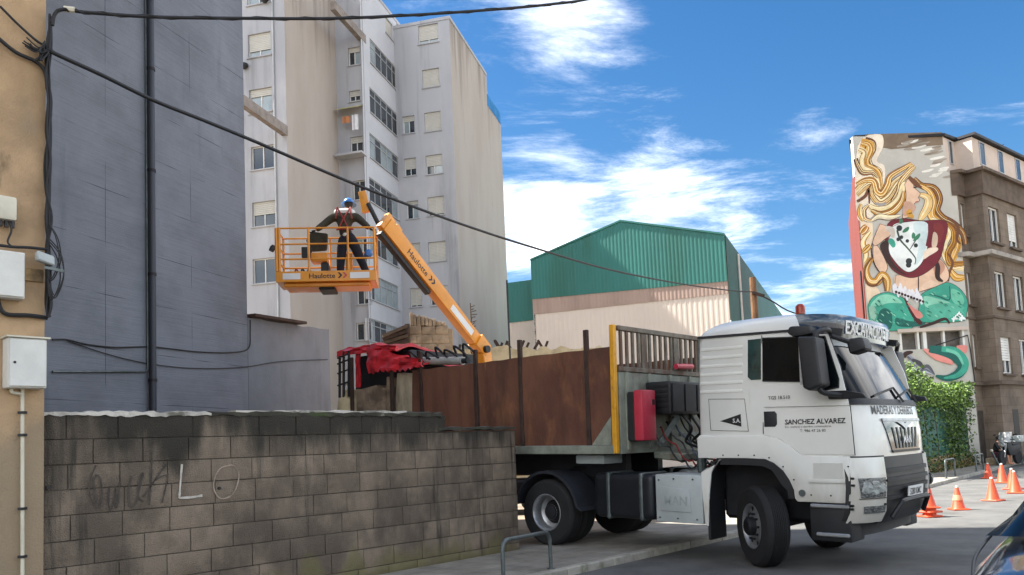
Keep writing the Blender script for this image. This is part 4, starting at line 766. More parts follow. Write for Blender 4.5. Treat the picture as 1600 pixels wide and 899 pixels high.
for k in range(40):
    x = random.uniform(230, 600); y = random.uniform(760, 1000); ribbon(random.choice([TL, '2c7f6c', '5fb198', '2a6a5e']), M3([(x, y), (x+14, y+8), (x+26, y+22)]), .4, .4, random.uniform(1, 2.4))
    x = random.uniform(190, 570); y = random.uniform(690, 940); ribbon(random.choice([TL, '2c7f6c', '5fb198', '2a6a5e']), M4([(x, y), (x+16, y+6), (x+30, y+18)]), .4, .4, random.uniform(1, 2.4))
# lower tail fin under the opening
blob(PK, M5([(240, 425), (330, 440), (470, 500), (500, 560), (440, 550), (330, 510)])); blob(PK, M5([(530, 400), (620, 395), (620, 450), (590, 460)])); ribbon(TD, M5([(290, 425), (400, 440), (510, 480), (590, 560), (550, 640), (450, 680), (350, 660)]), 10, 3, 17); ribbon(TE, M5([(400, 425), (520, 440), (600, 520), (600, 600), (530, 660), (420, 680)]), 8, 2, 11); ribbon('6fbfa3', M5([(440, 430), (540, 470), (590, 560)]), 5, 3, 5)
for k in range(16): t = k/15; ribbon(random.choice(['8d8f9c', 'c9ccd4', '5f6068', 'b4b8c4']), M5([(340, 650), (250+60*t-40, 560+60*math.sin(t*3)), (90+90*t, 460+230*t)]), 1.5, 2, 3.5)
ribbon(DB, M5([(70, 500), (90, 465), (150, 450)]), 4, 2, 7); ribbon('46464c', M5([(140, 520), (210, 550), (240, 600)]), 4, 2, 6)
for c, g in PG:
    obj('mural_paint', g, paint(c), mu, world=True, recalc=False)

# ================================================================== green fence with creepers
fa = gnd(1405, 748, .1); fb = S(39.7, -9.45, .1)
fdir = (fb-fa).normalized(); fnr = Vector((fdir.y, -fdir.x, 0)); FL = (fb-fa).length
fe = root('green_fence', fa, 'green sheet fence on a low stone plinth half hidden by creepers', 'fence')
g = G(); g.obox(fa, fdir*FL, -fnr*.3, (0, 0, .55)); obj('plinth', g, stone, fe, world=True, bevel=.02)
zft = onplane(1470, 632, fa, fnr).z
k = 0
while k*1.5 < FL:
    l = min(1.47, FL-k*1.5); g = G(); g.obox(fa+fdir*(k*1.5)-fnr*(.1+.006*(k % 2))+Vector((0, 0, .555)), fdir*l, -fnr*.04, (0, 0, zft-.65)); obj('panel', g, green_panel, fe, world=True); k += 1
def foliage(label, name, o, n, fn, size, mats, stems, group=None):
    r = root(name, o, label, 'plant', group)
    for mi, m_ in enumerate(mats):
        g = G()
        for i in range(n//len(mats)):
            c, nr = fn(mi); s_ = size*random.uniform(.6, 1.5); a = Vector((random.gauss(0, 1), random.gauss(0, 1), random.gauss(0, 1))).normalized(); a = (a+nr*.6).normalized(); b = a.orthogonal().normalized(); c2 = a.cross(b); t = random.uniform(0, 6.28); b, c2 = b*math.cos(t)+c2*math.sin(t), c2*math.cos(t)-b*math.sin(t)
            g.add([c, c+b*s_*.5+c2*s_*.35, c+b*s_*1.1+a*s_*.1, c+b*s_*.5-c2*s_*.35], [(0, 1, 2, 3)])
        tag(obj('leaves', g, m_, r, world=True, smooth=180, recalc=False), kind='stuff')
    for st in stems: obj('stem', G().tube(smooth(st), .015, 6), wood, r, world=True)
    return r
def top_mass(mi):
    while True:
        t = random.random(); x = t*FL; hgt = .55+.5*math.sin(t*7+1)*.5+.45*(1-t)
        c = fa+fdir*x+Vector((0, 0, zft-.25+random.random()**.8*(hgt+.35)))-fnr*random.uniform(-.35, .5)
        return c, Vector((0, 0, 1)) if mi == 0 else fnr
def drape(mi):
    while True:
        x = random.random(); y = random.random()
        dens = max(0, math.sin((x*FL)*.9+.6))*.9+.12
        if random.random() < dens*(.35+.65*y): break
    return fa+fdir*(x*FL)+Vector((0, 0, .25+y*(zft-.3)))+fnr*random.uniform(-.02, .22), fnr
stems = [[fa+fdir*x+fnr*.03+Vector((0, 0, .1)), fa+fdir*(x+.2)+fnr*.06+Vector((0, 0, 1.2)), fa+fdir*(x-.1)+fnr*.05+Vector((0, 0, zft))] for x in (3.5, 5, 8.5, 10)]
foliage('bright green creeper heaped along the top of the green fence', 'creeper', fa+fdir*3, 7000, top_mass, .11, [leaf1, leaf1, leaf2], [stems[0]])
foliage('dark ivy hanging down the face of the green fence', 'ivy', fa+fdir*7, 5200, drape, .10, [leaf2, leaf2, leaf1], stems[1:])
def weeds(mi):
    x = random.random()*FL; return fa+fdir*x+fnr*random.uniform(.0, .3)+Vector((0, 0, random.random()**2*.6)), fnr
foliage('low dry weeds along the foot of the green fence', 'weeds', fa+fdir*5, 1800, weeds, .09, [leaf2, pm('dry_leaf', '7a6a3c', .8, .3, 4, bump=0)], [])

# ================================================================== street furniture and cones
def hoop(a, b, hh, label, r=.025, group=None):
    d = (b-a); d.z = 0; L_ = d.length; d.normalize(); rr = .11; z0 = a.z
    P_ = [a-Vector((0, 0, .05)), a+Vector((0, 0, hh-rr))]
    for k in range(1, 6): t = math.pi/2*k/6; P_.append(a+d*(rr*(1-math.cos(t)))+Vector((0, 0, hh-rr+rr*math.sin(t))))
    P_ += [a+d*rr+Vector((0, 0, hh)), b-d*rr+Vector((0, 0, hh))]
    for k in range(1, 6): t = math.pi/2*k/6; P_.append(b-d*(rr*(1-math.sin(t)))+Vector((0, 0, hh-rr+rr*math.cos(t))))
    P_ += [b+Vector((0, 0, hh-rr)), b-Vector((0, 0, .05))]
    ro = root('bike_rack', a, label, 'bike rack', group); obj('hoop', G().tube(P_, r, 10), galv, ro, world=True)
    for q in (a, b): obj('foot_plate', G().cyl(q, q+Vector((0, 0, .012)), r*2.1, 12), galv, ro, world=True)
hoop(gnd(787, 908, .1), gnd(861, 889, .1), .47, 'worn metal hoop rack on the pavement before the block wall')
for i, (xa, ya, xb, yb, nm) in enumerate(((1479, 748, 1493, 745, 'metal hoop rack on sunlit pavement beside the ivy'), (1526, 737, 1537, 734, 'metal hoop rack where the green fence meets the stone building'))):
    hoop(gnd(xa, ya, .1), gnd(xb, yb, .1), .6, nm, .03)
for i, (xa, ya, dx2) in enumerate(((1561, 728, .25), (1596, 724, -.3))):
    a = gnd(xa, ya, .1); ro = root('bollard', a, 'leaning short post with pale cap beside the orange cones' if i == 0 else 'bent dark post on the kerb before the parked motorcycle', 'bollard'); obj('post', G().cyl(a, a+Vector((-dx2, 0, .6)), .04, 10), galv, ro, world=True); q = a+Vector((-dx2, 0, .6)); obj('cap', G().lathe([(0, .05), (.05, .06), (.09, .03)], q, (0, 0, 1), 10), off_white if i == 0 else dark_steel, ro, world=True)
cone_g = G(); cone_g.lathe([(.035, .135), (.05, .125), (.46, .032), (.475, .026)], (0, 0, 0), (0, 0, 1), 18)
cone_me = mesh('body', cone_g, cone_m); cb_g = G().box((-.17, -.17, 0), (.17, .17, .035)); cone_base = mesh('base', cb_g, cone_m, bevel=.015); ct = G(); ct.lathe([(0, .032), (.03, .026), (.032, .015)], (0, 0, .46), (0, 0, 1), 12); cone_tip = mesh('tip', ct, cone_w)
band_g = G(); band_g.lathe([(0, .101), (.11, .071)], (0, 0, .2), (0, 0, 1), 18); cone_band = mesh('band', band_g, pm('cone_faded', 'e58a66', .6, .2, 6, bump=0))
def cone(loc, label, sc_=1.0, tilt=0, band=False):
    r = root('traffic_cone', loc, label, 'traffic cone', 'orange cones on the road', (tilt, 0, random.random()*3))
    for nm, me in (('base', cone_base), ('body', cone_me), ('tip', cone_tip)): inst(nm, me, r, scale=(sc_,)*3)
    if band: inst('band', cone_band, r, scale=(sc_,)*3)
c0 = gnd(1453, 808)
for k, nm in enumerate(('bottom cone of the stack beside the truck bumper', 'middle cone of the stack beside the truck bumper', 'top cone of the stack beside the truck bumper')): cone(c0+Vector((0, 0, .085*k)), nm, 1.0)
cone(gnd(1498, 797), 'faded orange cone standing alone beside the stacked cones', 1.0, band=True)
cone(gnd(1552, 783), 'tall clean orange cone between the lone faded cone and the pair', 1.1); cone(gnd(1587, 771), 'front cone of the close pair of orange cones', 1.15); cone(gnd(1583, 765), 'rear cone half hidden in the close pair', 1.15)
cone(gnd(1567, 755), 'orange cone by the kerb near the leaning post', 1.2); cone(gnd(1545, 748), 'smallest looking orange cone beside the kerb and hoop rack', 1.05)

# ================================================================== motorcycle and person on the step
def motorbike(loc, ang, label, screen=True):
    r = root('motorcycle', loc, label, 'motorcycle', None, (0, 0, ang))
    for x in (-.65, .7):
        wl = obj('wheel', G().lathe([(-.06, .2), (-.06, .29), (-.03, .31), (.03, .31), (.06, .29), (.06, .2)], (x, 0, .31), (0, 1, 0), 20), rubber, r); obj('rim', G().lathe([(-.03, .2), (.03, .2)], (x, 0, .31), (0, 1, 0), 16), alu, wl)
    g = G(); g.prism([(-.75, -.12, .62), (-.3, -.12, .38), (.25, -.12, .4), (.45, -.12, .75), (.35, -.12, .98), (.05, -.12, .92), (-.1, -.12, .8), (-.7, -.12, .86)], (0, .24, 0)); obj('body', g, dark_steel, r, bevel=.04, seg=2)
    g = G(); g.prism([(-.78, -.14, .86), (-.1, -.14, .80), (0, -.14, .88), (-.72, -.14, .95)], (0, .28, 0)); obj('seat', g, black_plastic, r, bevel=.03, seg=2)
    g = G(); g.bar((.42, -.07, .9), (.68, -.07, .33), .05); g.bar((.42, .07, .9), (.68, .07, .33), .05); obj('fork', g, alu, r)
    obj('handlebar', G().tube(smooth([(.3, -.38, 1.02), (.36, -.2, 1.06), (.38, 0, 1.0), (.36, .2, 1.06), (.3, .38, 1.02)]), .016, 8), dark_steel, r)
    obj('headlight', G().lathe([(0, .02), (.02, .09), (.1, .1), (.16, .06)], (.62, 0, .85), (-1, 0, 0), 14), lamp_glass, r)
    if screen: g = G(); g.grid(lambda a, b: Vector((.5-.16*b-.12*(2*a-1)**2, .5*(a-.5), .95+.42*b)), 8, 4); obj('windscreen', g, pm('screen_grey', '9a9c9c', .2, .2, 4, bump=0, spec=.7), r)
    g = G(); g.box((-.98, -.2, .92), (-.62, .2, 1.2)); obj('top_case', g, silver, r, bevel=.05, seg=2)
    for sd in (-1, 1): obj('mirror', G().tube([(.36, sd*.3, 1.05), (.38, sd*.36, 1.22), (.36, sd*.38, 1.26)], [.01, .012, .06], 8), black_plastic, r)
mb0 = onplane(1577, 700, PBy+fnn*.95, fnn); mb0.z = .1; motorbike(mb0, rad(215), 'dark motorcycle with tall grey windscreen parked on pavement by brown doors'); motorbike(mb0+fd*2.0, rad(235), 'second motorcycle parked behind the one with grey windscreen', False)
def skinned(name, joints, edges, mat, parent, rootj=0, sub=2, world=True):
    """one continuous skin over a joint skeleton: joints {name: (pos, rx, ry)}"""
    names = list(joints); me = bpy.data.meshes.new(name); M_ = WM[parent].inverted() if world else Matrix.Identity(4)
    me.from_pydata([M_ @ Vector(joints[k][0]) for k in names], [(names.index(a), names.index(b)) for a, b in edges], [])
    o = bpy.data.objects.new(name, me); link(o, parent); md = o.modifiers.new('s', 'SKIN'); md.use_smooth_shade = True; sb = o.modifiers.new('d', 'SUBSURF'); sb.levels = sub; sb.render_levels = sub
    for i, k in enumerate(names): me.skin_vertices[0].data[i].radius = joints[k][1:3] if len(joints[k]) > 2 else (joints[k][1],)*2; me.skin_vertices[0].data[i].use_root = (i == rootj)
    dg = bpy.context.evaluated_depsgraph_get(); nm = bpy.data.meshes.new_from_object(o.evaluated_get(dg)); o.modifiers.clear(); o.data = nm; bpy.data.meshes.remove(me); nm.materials.append(mat); nm.polygons.foreach_set('use_smooth', [True]*len(nm.polygons)); WM[o] = WM[parent]
    return o
def blobm(name, c, r3, mat, parent, seg=12, cut=None, M_=None):
    g = G(); n, m = seg*2, seg; vs_ = []; c = Vector(c)
    for j in range(m+1):
        ph = math.pi*j/m
        for i in range(n): t = 2*math.pi*i/n; p = Vector((math.sin(ph)*math.cos(t)*r3[0], math.sin(ph)*math.sin(t)*r3[1], math.cos(ph)*r3[2])); p.z = max(p.z, cut) if cut is not None else p.z; vs_.append(c+(M_ @ p if M_ else p))
    g.add(vs_, [(j*n+i, (j+1)*n+i, (j+1)*n+(i+1) % n, j*n+(i+1) % n) for j in range(m) for i in range(n)]); return obj(name, g, mat, parent, world=True, smooth=80)
sp0 = onplane(1556, 700, PBy+fnn*.45, fnn); sp0.z = .1
ps = root('person', sp0, 'person in dark top and maroon shorts sitting on the doorstep behind motorcycle', 'person')
fx = fnn; lx = fd; Zv = Vector((0, 0, 1)); b0 = sp0+Vector((0, 0, .42))
J = {'pel': (b0, .14), 'chest': (b0+Zv*.32+fx*.06, .15, .12), 'neck': (b0+Zv*.52+fx*.1, .055), 'head': (b0+Zv*.62+fx*.13, .08), 'top': (b0+Zv*.72+fx*.13, .085),
     'shl': (b0+Zv*.46+lx*.18+fx*.08, .06), 'ell': (b0+Zv*.2+lx*.24+fx*.22, .045), 'hal': (b0+Zv*.12+lx*.12+fx*.45, .04), 'shr': (b0+Zv*.46-lx*.18+fx*.08, .06), 'elr': (b0+Zv*.2-lx*.24+fx*.22, .045), 'har': (b0+Zv*.12-lx*.12+fx*.45, .04),
     'hpl': (b0+lx*.1+fx*.05, .1), 'knl': (b0+lx*.15+fx*.48+Zv*.06, .065), 'anl': (b0+lx*.14+fx*.46-Zv*.36, .04), 'tol': (b0+lx*.14+fx*.62-Zv*.39, .035), 'hpr': (b0-lx*.1+fx*.05, .1), 'knr': (b0-lx*.15+fx*.48+Zv*.06, .065), 'anr': (b0-lx*.14+fx*.5-Zv*.36, .04), 'tor': (b0-lx*.14+fx*.66-Zv*.39, .035)}
ED = [('pel', 'chest'), ('chest', 'neck'), ('neck', 'head'), ('head', 'top'), ('chest', 'shl'), ('shl', 'ell'), ('ell', 'hal'), ('chest', 'shr'), ('shr', 'elr'), ('elr', 'har'), ('pel', 'hpl'), ('hpl', 'knl'), ('knl', 'anl'), ('anl', 'tol'), ('pel', 'hpr'), ('hpr', 'knr'), ('knr', 'anr'), ('anr', 'tor')]
skinned('body', J, ED, skin_m, ps)
Jt = {k: (J[k][0], J[k][1]+.02) for k in ('pel', 'chest', 'shl', 'ell', 'shr', 'elr')}; skinned('top', Jt, [e for e in ED if e[0] in Jt and e[1] in Jt], black_plastic, ps)
Js = {k: (J[k][0], J[k][1]+.022) for k in ('pel', 'hpl', 'knl', 'hpr', 'knr')}; skinned('shorts', Js, [e for e in ED if e[0] in Js and e[1] in Js], pm('maroon', '4f2530', .9, .2, 4, bump=.1), ps)
blobm('hair', b0+Zv*.71+fx*.12, (.1, .1, .09), black_plastic, ps, 8)
g = G(); g.obox(sp0-lx*.4-fx*.3, lx*.8, fx*.6, (0, 0, .3)); tag(obj('step', g, stone, bevel=.02), 'stone doorstep under the sitting person', 'step')

# ================================================================== tractor unit
TRL = S(10.87, -4.85, 0); TROT = (0, rad(1.62), math.atan2(nv.y, nv.x))
tk = root('truck', TRL, 'white tractor truck with haulage lettering pulling out across the pavement', 'truck', None, TROT)
TAB = [(.58, 1.38, 1.22), (.75, 1.47, 1.235), (1.1, 1.5, 1.24), (1.40, 1.47, 1.22), (1.70, 1.46, 1.215), (2.05, 1.41, 1.21), (2.45, 1.21, 1.195), (2.80, 1.02, 1.165), (2.98, .94, 1.145), (3.06, .91, 1.13), (3.14, .87, 1.09), (3.20, .80, 1.02), (3.235, .66, .90)]
def TF(z, k): return float(np.interp(z, [a[0] for a in TAB], [a[k] for a in TAB]))
NE = 3.4; LE = .52
def fring(t, z, off=0):
    """point of the cab front outline: t 0 = near (right) side, 90 = centre, 180 = far side"""
    hw = TF(z, 2)+off; xf = TF(z, 1)+off; a = rad(t); c, s_ = math.cos(a), math.sin(a)
    return Vector((xf-LE-off+(LE+off)*abs(s_)**(2/NE), -math.copysign(hw*abs(c)**(2/NE), c), z))
def fpt(y, z, off=0):
    hw = TF(z, 2); xf = TF(z, 1); return Vector((xf-LE+LE*max(0, 1-abs(y/hw)**NE)**(1/NE)+off, y, z))
def side(x, z, off=0): return Vector((x, -TF(z, 2)-off, z))
def shell(fn, nu, nv_, th):
    """curved plate: outer sheet fn(a,b,0), inner sheet fn(a,b,-th), closed rim"""
    g = G(); W_ = nu+1; o = [fn(i/nu, j/nv_, 0) for j in range(nv_+1) for i in range(W_)]; n = len(o); q = [fn(i/nu, j/nv_, -th) for j in range(nv_+1) for i in range(W_)]
    fs = [(j*W_+i, j*W_+i+1, (j+1)*W_+i+1, (j+1)*W_+i) for j in range(nv_) for i in range(nu)]; fs += [tuple(n+k for k in reversed(f)) for f in fs]
    rim = [i for i in range(W_)]+[j*W_+nu for j in range(1, nv_+1)]+[nv_*W_+i for i in range(nu-1, -1, -1)]+[j*W_ for j in range(nv_-1, 0, -1)]
    fs += [(rim[k], n+rim[k], n+rim[(k+1) % len(rim)], rim[(k+1) % len(rim)]) for k in range(len(rim))]
    return g.add(o+q, fs)
# cab body loft
g = G(); zs = [1.40, 1.55, 1.70, 1.90, 2.05, 2.25, 2.45, 2.62, 2.80, 2.98, 3.06, 3.10, 3.14, 3.17, 3.20, 3.22, 3.235]; rings = []
for z in zs:
    rx = -.80 if z < 3.0 else -.80+.34*max(0, (z-3.0)/.235)**2.5; hw = TF(z, 2); ring = [Vector((rx, -hw+.08, z)), Vector((rx+.08, -hw, z)), Vector((0, -hw, z))]
    ring += [fring(t, z) for t in (0, 4, 9, 15, 22, 30, 40, 52, 66, 80, 90, 100, 114, 128, 140, 150, 158, 165, 171, 176, 180)] + [Vector((0, hw, z)), Vector((rx+.08, hw, z)), Vector((rx, hw-.08, z))]
    rings.append(ring)
n = len(rings[0]); g.add(sum(rings, []), [(j*n+i, j*n+(i+1) % n, (j+1)*n+(i+1) % n, (j+1)*n+i) for j in range(len(zs)-1) for i in range(n)] + [tuple(range(n-1, -1, -1)), tuple((len(zs)-1)*n+i for i in range(n))])
cabm = obj('cab', g, white_paint, tk, smooth=45)
def sp(name, pts, off, th, mat, parent=None, bevel=0):
    g = G(); g.prism([side(x, z, off) for x, z in pts], (0, th, 0)); return obj(name, g, mat, parent or cabm, bevel=bevel, seg=2)
def spm(name, pts, off, th, mat, parent=None):      # the same on the far side
    g = G(); g.prism([Vector((x, TF(z, 2)+off, z)) for x, z in pts], (0, -th, 0)); return obj(name, g, mat, parent or cabm)
door_o = [(.155, 2.95), (1.0, 2.90), (1.14, 2.5), (1.24, 2.0), (1.27, 1.44), (.62, 1.45), (.50, 1.55), (.36, 1.64), (.2, 1.68), (.155, 1.68)]
door = sp('door', door_o, .010, .02, white_paint); spm('door', door_o, .010, .02, white_paint)
def seam(pts, parent, off=.0135, w_=.007):
    for a, b in zip(pts, pts[1:]): g = G(); g.bar(side(*a, off), side(*b, off), w_, .004, (0, 1, 0)); obj('seam', g, letter_black, parent)
seam([(.145, 2.97), (.145, 1.70)], cabm, .004, .010); seam([(1.01, 2.91), (1.15, 2.5), (1.25, 2.0), (1.28, 1.43)], cabm, .006, .010)
seam([(-.62, 2.18), (-.10, 2.16), (-.06, 1.74), (-.60, 1.76), (-.62, 2.18)], cabm, .003, .005); seam([(.17, 2.04), (1.24, 2.02)], door, .013, .004)
rw_ = [(-.045, 2.93), (.135, 2.93), (.135, 2.40), (.0, 2.40), (-.045, 2.44)]; sp('rear_window', rw_, .008, .01, pm('teal_glass', '1c3a3a', .08, .5, 3, bump=0, spec=.8))
fwn = [(.165, 2.925), (.96, 2.87), (1.12, 2.36), (1.115, 2.25), (.90, 2.22), (.68, 2.345), (.165, 2.385)]
sp('window_surround', [(x*1.0+(.012 if x > .5 else -.008), z+(.015 if z > 2.6 else -.015)) for x, z in fwn], .013, .006, black_plastic, door); sp('window', fwn, .019, .008, glass_dark, door); spm('window', fwn, .02, .01, glass_dark)
sp('gutter', [(-.79, 3.045), (-.79, 3.01), (1.0, 2.965), (1.0, 2.995)], .015, .03, black_plastic)
for k in range(6): z = 2.28+k*.115; g = G(); g.bar(Vector((-.74, -TF(z, 2)+.004, z)), Vector((-.12, -TF(z, 2)+.004, z-.012)), .03, .045); obj('rib', g, white_paint, cabm, bevel=.014, seg=2)
hnd = [(.165, 1.985), (.31, 1.985), (.335, 1.95), (.335, 1.82), (.31, 1.79), (.165, 1.79)]; sp('handle', hnd, .016, .012, black_plastic, door, .006)
sp('emblem', [(-.46, 1.88), (-.16, 1.965), (-.155, 1.80)], .004, .003, letter_black)
def side_text(b, x, z, size, mat=letter_black, par=None, off=.017, **k): g = text_g(b, size, lambda a, c: side(x+a, z+c, off), **k); obj('lettering', g, mat, par or door, recalc=False); return g.width
side_text('S.A.', -.275, 1.855, .075, letter_white, cabm, .0075, bold=.001); side_text('SANCHEZ ALVAREZ', .44, 1.815, .085, bold=.0016, shear=.05, spacing=.98); side_text('S.L.', 1.10, 1.82, .06, pm('letter_grey', 'a5a5a3', .5, .05, 3, bump=0))
side_text('Exc. maderas y derribos contenedores', .44, 1.772, .037, pm('letter_fade', '55554f', .5, .05, 3, bump=0)); side_text('T. 986 47 26 80', .63, 1.715, .05, MATS['letter_fade']); side_text('TGS 18.510', .23, 2.135, .06, MATS['letter_fade'], bold=.0008)
# fender, wheel arch and step panel
arc = [(.53, .90), (.52, 1.00), (.47, 1.12), (.39, 1.24), (.28, 1.33), (.16, 1.38), (-.1, 1.39), (-.44, 1.39)]
def fender(sd):
    o = [(-.80, 1.39)] + [(-.80, 1.66), (-.76, 1.70), (.18, 1.68), (.34, 1.645), (.48, 1.565), (.60, 1.46), (.66, 1.425), (1.215, 1.42), (1.215, .9), (1.18, .86), (.56, .86)] + arc
    g = G(); off = .025; y = lambda z: sd*(1.215+off)
    g.prism([Vector((x, y(z), z)) for x, z in o], (0, -sd*.22, 0)); f_ = obj('fender', g, white_paint, tk, bevel=.018, seg=2)
    g = G(); inner = [(x*.93-.0, z-.085 if z > 1.0 else z) for x, z in arc]; pl = [(x, z) for x, z in arc] + [(x-.075 if z < 1.3 else x-.03, z-(.0 if z < 1.1 else .085)) for x, z in reversed(arc)]
    g.prism([Vector((x, sd*1.25, z)) for x, z in pl], (0, -sd*.5, 0)); obj('wheel_arch', g, black_plastic, f_)
    if sd < 0:
        for (x, z) in ((-.42, 1.43), (-.2, 1.43), (.02, 1.43), (.22, 1.40), (.4, 1.29), (.53, 1.13), (.74, .95), (.98, .95), (1.2, 1.3)): obj('screw', G().cyl((x, -1.238, z), (x, -1.247, z), .010, 8), dark_steel, f_)
        obj('fuel_cap', G().cyl((.63, -1.235, .97), (.63, -1.255, .97), .042, 16), galv, f_)
        g = G(); g.box((.72, -1.262, 1.10), (1.16, -1.238, 1.145)); obj('grab_step', g, white_paint, f_, bevel=.01, seg=2)
        g = G(); g.box((.78, -1.243, 1.15), (1.14, -1.2375, 1.34)); obj('step_recess_shade', g, pm('panel_shadow', 'c4c4bd', .4, .05, 2, bump=0), f_, bevel=.002)  # thin proud plate; the recess shade is painted in as duller white
fender(-1); fender(1)
# entry steps
for sd in (-1, 1):
    st_ = G(); st_.box((.70, min(sd*1.22, sd*.8), .40), (1.20, max(sd*1.22, sd*.8), .86)); e = obj('step_box', st_, black_plastic, tk, bevel=.03, seg=2)
    for z, xa, xb in ((.80, .72, 1.19), (.46, .78, 1.18)): g = G(); g.box((xa, min(sd*1.255, sd*1.05), z), (xb, max(sd*1.255, sd*1.05), z+.045)); obj('tread', g, alu, e, bevel=.012)
# black guard behind the front wheels, with a ragged white edge piece
for sd in (-1, 1):
    g = G(); prof = [(-.44, 1.39), (-.56, 1.34), (-.64, 1.2), (-.67, .9), (-.66, .30)]; q = [(x-.04, z) for x, z in prof]
    g.prism([Vector((x, sd*1.2, z)) for x, z in prof+q[::-1]], (0, -sd*.42, 0)); obj('mud_guard', g, black_plastic, tk)
g = G(); g.prism([Vector((x, -1.215, z)) for x, z in [(-.45, 1.385), (-.50, 1.37), (-.54, 1.32), (-.60, 1.29), (-.69, 1.25), (-.77, 1.2), (-.78, 1.1), (-.735, .50), (-.69, .48), (-.665, .9), (-.62, 1.2), (-.55, 1.32)]], (0, .03, 0)); obj('guard_trim', g, white_paint, tk, bevel=.006)
# bumper and lamps
def headunit(t0, t1, sd):
    fn = lambda a, b, o: (lambda p: Vector((p.x, p.y*sd, p.z)))(fring(t0+(t1-t0)*a, .63+(1.40-.63)*b, .03+o))
    h_ = obj('headlight_panel', shell(fn, 16, 6, .1), white_paint, tk, bevel=.0, smooth=50)
    fn = lambda a, b, o: (lambda p: Vector((p.x, p.y*sd, p.z)))(fring(27+(60-27)*a-4*b*(1-a), .93+(.23)*b, .040+o))
    l1 = obj('headlight', shell(fn, 10, 3, .02), lamp_dark, h_, smooth=60)
    for t_, z_, r_ in ((33, 1.045, .075), (44, 1.045, .085), (54, 1.04, .06)):
        p = fring(t_, z_, .044); p.y *= sd; nr_ = Vector((math.sin(rad(t_)), -sd*math.cos(rad(t_)), 0)); obj('reflector', G().lathe([(0, r_), (.006, r_*.96), (.008, r_*.5)], p, nr_, 18), lamp_glass, h_, smooth=40)
    fn = lambda a, b, o: (lambda p: Vector((p.x, p.y*sd, p.z)))(fring(31+(60-31)*a, .745+.085*b, .040+o)); obj('fog_lamp', shell(fn, 8, 2, .02), lamp_dark, h_, smooth=60)
    for (t, z) in ((12, 1.16), (18, 1.08), (62, 1.12), (16, .84), (60, .84), (12, .80)): p = fring(max(t, 18), z, .045); p.y *= sd; obj('screw', G().cyl(p-Vector((.03, 0, 0)), p+Vector((.006, -.008*sd, 0)), .014, 8), letter_black, h_)
    fn = lambda a, b, o: (lambda p: Vector((p.x, p.y*sd, p.z)))(fring(25+(61-25)*a, .915+.008*b, .044+o)); obj('lamp_trim', shell(fn, 8, 1, .02), letter_black, h_)
for sd in (1, -1):
    fn = lambda a, b, o: (lambda p: Vector((p.x, p.y*sd, p.z)))(fring(9.5+6.5*a, .66+.76*b, .022+o)); obj('panel_gap', shell(fn, 3, 6, .03), letter_black, tk, smooth=50)
    fn = lambda a, b, o: (lambda p: Vector((p.x, p.y*sd, p.z)))(fring(9.5+54*a, 1.395+.022*b, .018+o)); obj('panel_gap', shell(fn, 14, 1, .03), letter_black, tk, smooth=50)
headunit(15, 62, 1); headunit(15, 62, -1)
bl = obj('bumper', shell(lambda a, b, o: fring(60+60*a, .60+.80*b, -.005+o), 16, 8, .15), black_plastic, tk, smooth=50)
for k in range(4): z = .88+k*.11; obj('grille_bar', shell(lambda a, b, o: fring(63+54*a, z+.05*b, .022+o), 14, 1, .03), dark_steel, bl, smooth=50)
obj('apron', shell(lambda a, b, o: fring(18+144*a, .46+.24*b, -.10+o), 24, 3, .12), black_plastic, bl, smooth=50)
g = G()
p = lambda y, z, o=.05: fpt(y, z, o)
g.tube(smooth([p(-.62, .66), p(-.52, .82, .07), p(-.4, .86, .08), p(.4, .86, .08), p(.52, .82, .07), p(.62, .66)], 4), .03, 8); obj('bumper_bar', g, black_plastic, bl)
g = G(); g.prism([p(-.28, .90, .085), p(.26, .90, .085), p(.26, 1.02, .085), p(-.28, 1.02, .085)], (-.02, 0, 0)); pl_ = obj('number_plate', g, letter_white, bl)
tg = text_g('5280 KMC', .115, lambda a, c: p(-.26+a*.85, .915+c, .088), bold=.001); obj('lettering', tg, letter_black, pl_, recalc=False)
# upper grille
def fgrid(ya0, ya1, yb0, yb1, z0, z1, off, th=.02, nu=14, nv__=4): return shell(lambda a, b, o: fpt((ya0+(yb0-ya0)*b)+((ya1+(yb1-ya1)*b)-(ya0+(yb0-ya0)*b))*a, z0+(z1-z0)*b, off+o), nu, nv__, th)
gr = obj('grille', fgrid(-.50, .50, -.70, .70, 1.45, 1.85, .012), pm('grille_gloss', '23272f', .12, .2, 3, bump=0, coat=.6), tk, smooth=50)
for k in range(7): y = -.36+k*.12; obj('grille_slat', fgrid(y-.022, y+.022, y*1.25-.022, y*1.25+.022, 1.49, 1.75, .022, .012, 2, 2), galv, gr)
obj('chrome_trim', fgrid(-.70, .70, -.71, .71, 1.83, 1.862, .026, .016, 14, 1), alu, gr); obj('chrome_trim', fgrid(-.51, .51, -.53, .53, 1.44, 1.47, .024, .016, 14, 1), letter_black, gr)
g = G(); g.add([fpt(y, z, .03) for y, z in ((-.30, 1.82), (-.12, 1.77), (0, 1.72), (.12, 1.77), (.30, 1.82), (.1, 1.82), (0, 1.80), (-.1, 1.82))], [(0, 1, 7), (1, 2, 6, 7), (2, 3, 5, 6), (3, 4, 5)]); obj('badge', g, alu, gr, recalc=False)
tg = text_g('MAN', .13, lambda a, c: fpt(-.16+a, 1.555+c, .037), bold=.003, spacing=1.1); obj('lettering', tg, letter_white, gr, recalc=False)
tg = text_g('MADERAS Y DERRIBOS', .150, lambda a, c: fpt(-.88+a*.92, 1.915+c, .004), bold=.0015); obj('lettering', tg, pm('letter_dk', '3a3a3a', .5, .05, 2, bump=0), cabm, recalc=False)
